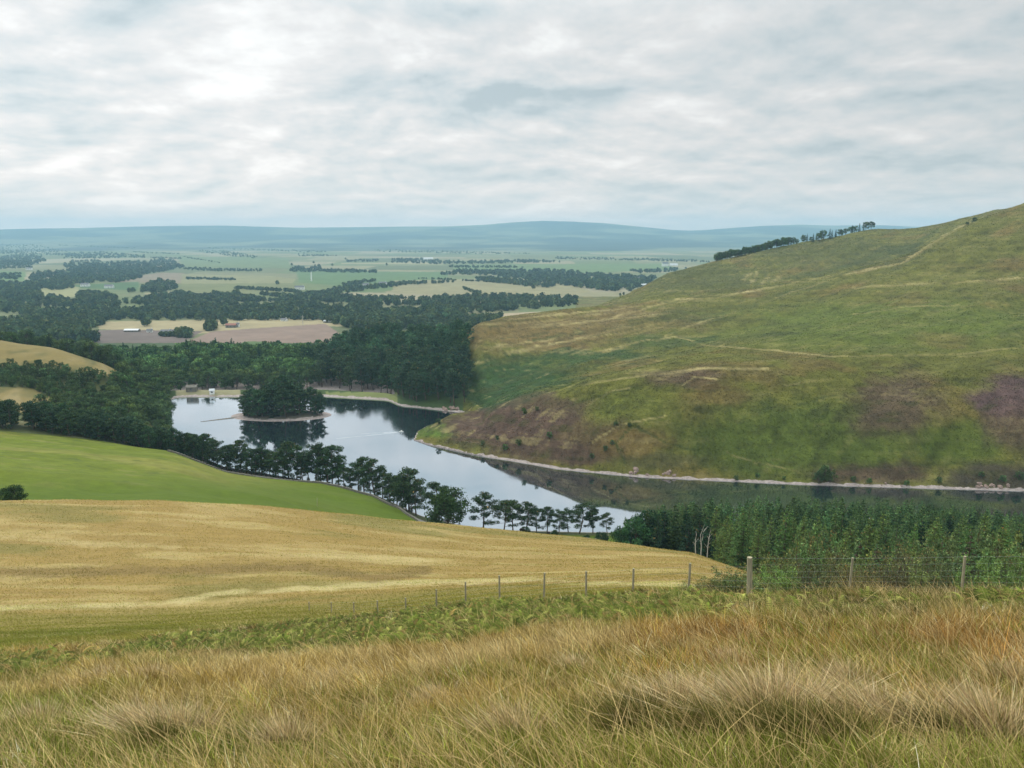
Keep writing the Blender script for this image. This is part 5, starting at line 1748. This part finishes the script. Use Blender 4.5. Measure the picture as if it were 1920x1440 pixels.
ROCKM = [rock_mesh(600 + i, (1.6, 1.0, 1.1)) for i in range(5)]
random.seed(61)
for (ru, rvv, dx, k, nn, lab, g) in [(846, 768, 16, 1.5, 9, 'pinkish rock in the broken outcrop where the far shore meets the hill', 'rocks at the head of the inlet'),
                                    (1186, 888, 10, 1.5, 5, 'orange-pink rock in the bare outcrop on the near hill shore', 'rocks on the hill shore'), (1240, 892, 30, 1.0, 7, 'orange-pink rock in the bare outcrop on the near hill shore', 'rocks on the hill shore'),
                                    (1880, 914, 50, 1.1, 12, 'grey-pink rock on the hill shore close to the right border', 'rocks at the right end of the hill shore'), (1650, 912, 50, .6, 6, 'grey-pink rock on the hill shore close to the right border', 'rocks at the right end of the hill shore')]:
    for i in range(nn):
        uu = ru + random.uniform(-dx, dx)
        x, y, z = ground_hit(uu, rvv - random.uniform(0, 8), 320, 600)
        if np.isnan(y[0]):
            continue
        o = link('rock', random.choice(ROCKM))
        o.location = (x[0], y[0], z[0]); o.rotation_euler = (random.uniform(-.3, .3), random.uniform(-.3, .3), random.uniform(0, 6)); q_ = k * random.uniform(.5, 1.1); o.scale = (q_, q_, q_)
        tag(o, lab, 'rock', g)

# ------------------------------------------------------------------ buildings
def house(name, u, v, L, W, H, roofH, wallm, roofm, lab, cat='house', rz=0.0, win=3, chim=True, y0=850, door=True):
    x, y, z = ground_hit(u, v, y0, 12000)
    x, y, z = float(x[0]), float(y[0]), float(z[0])
    e = empty(name, (x, y, z), rz); tag(e, lab, cat)
    b = MB().box((0, 0, H / 2 - 0.5), (L, W, H + 1))
    b.add([(-L / 2, -W / 2, H), (-L / 2, W / 2, H), (-L / 2, 0, H + roofH * .96), (L / 2, -W / 2, H), (L / 2, W / 2, H), (L / 2, 0, H + roofH * .96)], [(0, 2, 1), (3, 4, 5)])
    link('wall', b.mesh('wall', wallm), e)
    r = MB(); o = 0.3
    for s in (-1, 1):
        vs = [(-L / 2 - o, s * (W / 2 + o), H - 0.1), (L / 2 + o, s * (W / 2 + o), H - 0.1), (L / 2 + o, 0, H + roofH), (-L / 2 - o, 0, H + roofH)]
        vs += [(a, b_, c + 0.2) for a, b_, c in vs]
        r.add(vs, [(0, 1, 2, 3), (4, 5, 6, 7), (0, 1, 5, 4), (1, 2, 6, 5), (3, 2, 6, 7), (0, 3, 7, 4)])
    ro = link('roof', r.mesh('roof', roofm), e)
    if chim:
        link('chimney', MB().box((L * .38, 0, H + roofH + .5), (1, .8, 1.8)).mesh('chimney', wallm), ro)
    for i in range(win):
        link('window', MB().box((-L / 2 + L * (i + .5) / win, -W / 2 - .01, H * .58), (min(1.3, L / win * .4), .12, min(1.4, H * .4))).mesh('window', M['glass']), e)
    if door:
        link('door', MB().box((L * 0.02, -W / 2 - .01, 1.0), (1.0, .14, 2.0)).mesh('door', M['slate']), e)
    return e


house('farm_shed', 248, 622, 21, 9, 2.6, 1.8, M['stone'], M['metal'], 'long low farm shed with a bright white roof beside the ploughed field', 'shed', 0.02, 4, False)
house('farmhouse', 312, 627, 14, 8, 4.5, 2.6, M['white'], M['slate'], 'white farmhouse among dark trees right of the long white-roofed shed', 'house', 0.1)
house('farmhouse', 326, 626, 9, 7, 4, 2.4, M['white'], M['slate'], 'small white wing house right beside the white farmhouse', 'house', -0.1, 2)
house('cottage', 281, 623, 8, 6, 3, 2, M['white'], M['slate'], 'small white cottage between the long shed and the white farmhouse', 'house', 0.3, 2)
house('barn', 434, 614, 16, 9, 4, 2.5, M['stone'], M['tile'], 'red-roofed barn above the reddish ploughed field', 'barn', 0.1, 3, False)
house('cottage', 446, 613, 5, 6, 4.5, 2.4, M['white'], M['slate'], 'small bright white cottage against the end of the red-roofed barn', 'house', 0.1, 1)
house('cottage', 533, 602, 10, 7, 3, 2.2, M['white'], M['slate'], 'pale cottage at the far edge of the reddish ploughed field', 'house', -0.2, 2)
house('cottage', 615, 605, 14, 7, 2.6, 1.8, M['stone'], M['metal'], 'low pale-roofed building at the right tip of the reddish field', 'house', -0.2, 2)
house('cottage', 434, 574, 12, 8, 5, 3, M['white'], M['slate'], 'white cottage showing through the dark middle woods', 'house', 0.1, 2)
house('cottage', 24, 604, 12, 8, 5, 3, M['white'], M['slate'], 'white house in the trees at the left border', 'house', 0.2, 2)
house('cottage', 84, 603, 14, 8, 5, 3, M['white'], M['slate'], 'white house half hidden in the dark wood left of the straw field', 'house', 0.0, 2)
house('cottage', 562, 543, 26, 12, 7, 4, M['white'], M['slate'], 'white farm building left of the hedge line under the white tower', 'house', 0.1, 3)
house('cottage', 686, 538, 18, 10, 7, 4, M['white'], M['slate'], 'white house in the row of round field trees', 'house', 0.0, 2)
house('cottage', 718, 535, 24, 10, 7, 4, M['white'], M['slate'], 'longer white house at the right end of the round field trees', 'house', -0.1, 3)
house('greenhouse', 1186, 537, 84, 18, 5, 3, M['metal'], M['metal'], 'very long low pale building at the foot of the hill', 'building', 0.0, 12, False)
house('cottage', 1195, 527, 20, 12, 8, 5, M['white'], M['slate'], 'white house in the trees above the very long pale building', 'house', 0.1, 2)
house('farmhouse', 1247, 499, 30, 16, 12, 8, M['white'], M['slate'], 'white farmhouse far off above the tree belt, left of a longer one', 'house', 0.0, 2)
house('barn', 1263, 499, 38, 16, 8, 5, M['white'], M['metal'], 'longer white farm building far off above the tree belt', 'barn', 0.0, 3, False)
house('warehouse', 803, 489, 55, 30, 14, 5, M['white'], M['metal'], 'large pale warehouse in the far dark wood', 'building', 0.0, 4, False)
for (hu, hv, lab) in [(160, 537, 'pale house right of the two field trees left of the round wood'), (205, 540, 'white building on the edge of the dark green field'), (318, 541, 'pale farmhouse beside the small round wood'), (55, 506, 'white house among far hedges near the left border')]:
    house('cottage', hu, hv, 24, 12, 6, 4, M['white'], M['slate'], lab, 'house', 0.0, 3)
# hut and white marker at the far end of the lake
house('stone_hut', 360, 733, 7, 4, 2.8, 1.4, M['stone'], M['stone'], 'small grey stone hut at the far end of the lake', 'hut', 0.1, 1, False, 440)
house('boat_shed', 398, 738, 3.2, 2.6, 2.2, 1.2, M['white'], M['metal'], 'tiny white shed on the grassy bank at the far end of the lake', 'shed', 0.2, 1, False, 440, False)

# white tower and the pole
x, y, z = [float(q[0]) for q in ground_hit(584, 527, 900, 9000)]
zt = ray(584, 509)[1] * y
e = empty('white_tower', (x, y, z)); tag(e, 'slender white tower standing alone in the green fields', 'tower')
link('shaft', MB().tube([(0, 0, -1), (0, 0, (zt - z) * .9)], [2.3, 1.7], 12).mesh('shaft', M['white']), e)
link('cap', MB().tube([(0, 0, (zt - z) * .9), (0, 0, (zt - z) * .93), (0, 0, zt - z)], [2.2, 2.2, 0.9], 12).mesh('cap', M['metal']), e)
x, y, z = [float(q[0]) for q in ground_hit(568, 609, 850, 3000)]
e = empty('utility_pole', (x, y, z)); tag(e, 'pale utility pole with a cross bar at the edge of the reddish ploughed field', 'pole')
link('pole', MB().tube([(0, 0, -1), (0, 0, 16)], [0.55, 0.4], 8).mesh('pole', M['dead']), e)
link('cross_arm', MB().box((0, -.4, 13.2), (6, .4, .5)).mesh('cross_arm', M['dead']), e)
# post in the pasture
x, y, z = [float(q[0]) for q in ground_hit(595, 949, 200, 400)]
o = link('marker_post', MB().tube([(0, 0, -.3), (0, 0, 1.5), (0.02, 0, 3.0)], [.1, .09, .08], 7).mesh('marker_post', M['post'])); o.location = (x, y, z)
tag(o, 'thin lone post standing in the lower green pasture', 'post')

# ------------------------------------------------------------------ sheep on the crest of the golden field
def sheep_mesh(head_down):
    me = bpy.data.meshes.new('sheep_body')
    b = MB()
    hz = 0.32 if head_down else 0.98
    sk_v = [(0, 0, .68), (-.38, 0, .68), (.38, 0, .70), (.56, 0, .78 if not head_down else .62), (.74, 0, hz), (.92, 0, hz - .1),
            (.34, .13, .42), (.35, .14, .02), (.34, -.13, .42), (.35, -.14, .02), (-.36, .13, .44), (-.42, .14, .22), (-.38, .14, .02), (-.36, -.13, .44), (-.42, -.14, .22), (-.38, -.14, .02), (-.58, 0, .62), (-.62, 0, .45)]
    sk_e = [(0, 1), (0, 2), (2, 3), (3, 4), (4, 5), (2, 6), (6, 7), (2, 8), (8, 9), (1, 10), (10, 11), (11, 12), (1, 13), (13, 14), (14, 15), (1, 16), (16, 17)]
    sk_r = [.31, .30, .28, .16, .12, .07, .10, .045, .10, .045, .12, .06, .045, .12, .06, .045, .07, .04]
    me.from_pydata(sk_v, sk_e, [])
    o = bpy.data.objects.new('sheep', me); COL.objects.link(o)
    md = o.modifiers.new('s', 'SKIN')
    for i, r in enumerate(sk_r):
        me.skin_vertices[0].data[i].radius = (r, r)
    me.skin_vertices[0].data[0].use_root = True
    o.modifiers.new('d', 'SUBSURF').levels = 1
    o.modifiers['d'].render_levels = 1
    me.materials.append(M['wool'])
    return o


for (su, sv, sy_, hd, rz, lab) in [(978, 1009, 194, True, 0.1, 'dark sheep grazing on the crest of the golden field'), (1028, 1009, 200, False, 2.2, 'dark sheep with its head up just under the lakeside pines')]:
    o = sheep_mesh(hd)
    x, y = at(su, sv, sy_)
    o.location = (x, y, float(height(x, y)) - 0.02 + 0.12); o.rotation_euler = (0, 0, rz)
    tag(o, lab, 'sheep')

# ------------------------------------------------------------------ small boat with its wake
bxx, byy = px_to_plane(752, 810, WATER)
e = empty('motor_boat', (bxx, byy, WATER + 0.08), 0.25, 0.65); tag(e, 'small white boat drawing a wake across the dark reflection', 'boat')
hb = MB()
secs = []
for f, w, zk in ((-1.9, .72, -.15), (-1.0, .85, -.22), (0.2, .85, -.22), (1.3, .55, -.15), (2.1, .06, .15)):
    secs.append([(f, -w, .45), (f, -w * .8, .05), (f, 0, zk), (f, w * .8, .05), (f, w, .45)])
vs = [p for s_ in secs for p in s_]
fs = [(i * 5 + k, i * 5 + k + 1, (i + 1) * 5 + k + 1, (i + 1) * 5 + k) for i in range(4) for k in range(4)] + [(0, 1, 2, 3, 4)]
fs += [(i * 5, (i + 1) * 5, (i + 1) * 5 + 4, i * 5 + 4) for i in (2, 3)]
hb.add(vs, fs)
link('hull', hb.mesh('hull', M['white']), e)
link('cabin', MB().box((0.3, 0, .85), (1.3, 1.1, .9), None, 0.8).mesh('cabin', M['white']), e)
link('windscreen', MB().box((0.99, 0, .95), (.06, .8, .4)).mesh('windscreen', M['glass']), e)
wk = MB()
for sgn, L in ((-1, 34), (1, 20)):
    n_ = 16; vs = []
    for i in range(n_ + 1):
        t = i / n_
        cx, cy = -2 - L * t, sgn * (0.5 + L * t * (0.16 if sgn < 0 else .05))
        w = (0.30 + 0.5 * t) * random.uniform(0.4, 1.3) * (1 - t * 0.8)
        h_ = 0.08 * (1 - t) + 0.01
        vs += [(cx, cy - w, 0.02), (cx + random.uniform(-.3, .3), cy + random.uniform(-.2, .2), 0.03 + h_), (cx, cy + w, 0.02)]
    wk.add(vs, [(i * 3 + k, i * 3 + k + 1, (i + 1) * 3 + k + 1, (i + 1) * 3 + k) for i in range(n_) for k in (0, 1)])
o = link('wake', wk.mesh('wake', M['foam'], True)); o.location = (bxx, byy, WATER); o.rotation_euler = (0, 0, 0.25)
tag(o, kind='stuff')
# thin dark spit of stones left of the island
sp = MB(); pts = [px_to_plane(u, v, WATER) for u, v in ((376, 791), (400, 788), (425, 785), (450, 782))]
for i, (a, b) in enumerate(zip(pts[:-1], pts[1:])):
    pass
vs = []
for i, (x, y) in enumerate(pts):
    w = 0.3 + 0.7 * i / 3
    vs += [(x, y - w, WATER - .1), (x, y, WATER + .2 + .12 * i), (x, y + w, WATER - .1)]
sp.add(vs, [(i * 3 + k, i * 3 + k + 1, (i + 1) * 3 + k + 1, (i + 1) * 3 + k) for i in range(3) for k in (0, 1)])
tag(link('stone_spit', sp.mesh('stone_spit', M['stone'], True)), 'thin dark spit of stones reaching left from the wooded island', 'spit')

# ------------------------------------------------------------------ haze
hm = bpy.data.materials.new('haze'); hm.use_nodes = True
hn, hl = hm.node_tree.nodes, hm.node_tree.links
hn.clear()
ho = N(hn, 'ShaderNodeOutputMaterial'); pv = N(hn, 'ShaderNodeVolumePrincipled')
pv.inputs['Color'].default_value = (0.43, 0.71, 0.90, 1)
pv.inputs['Density'].default_value = HAZE_D
pv.inputs['Anisotropy'].default_value = 0.0
hl.new(pv.outputs[0], ho.inputs['Volume'])
zlo = float(ZG.min()) - 1.0
hb = MB().box((0, 0, (HAZE_TOP + zlo) / 2), (31600, 31600, HAZE_TOP - zlo))
tag(link('haze', hb.mesh('haze', hm)), kind='stuff')
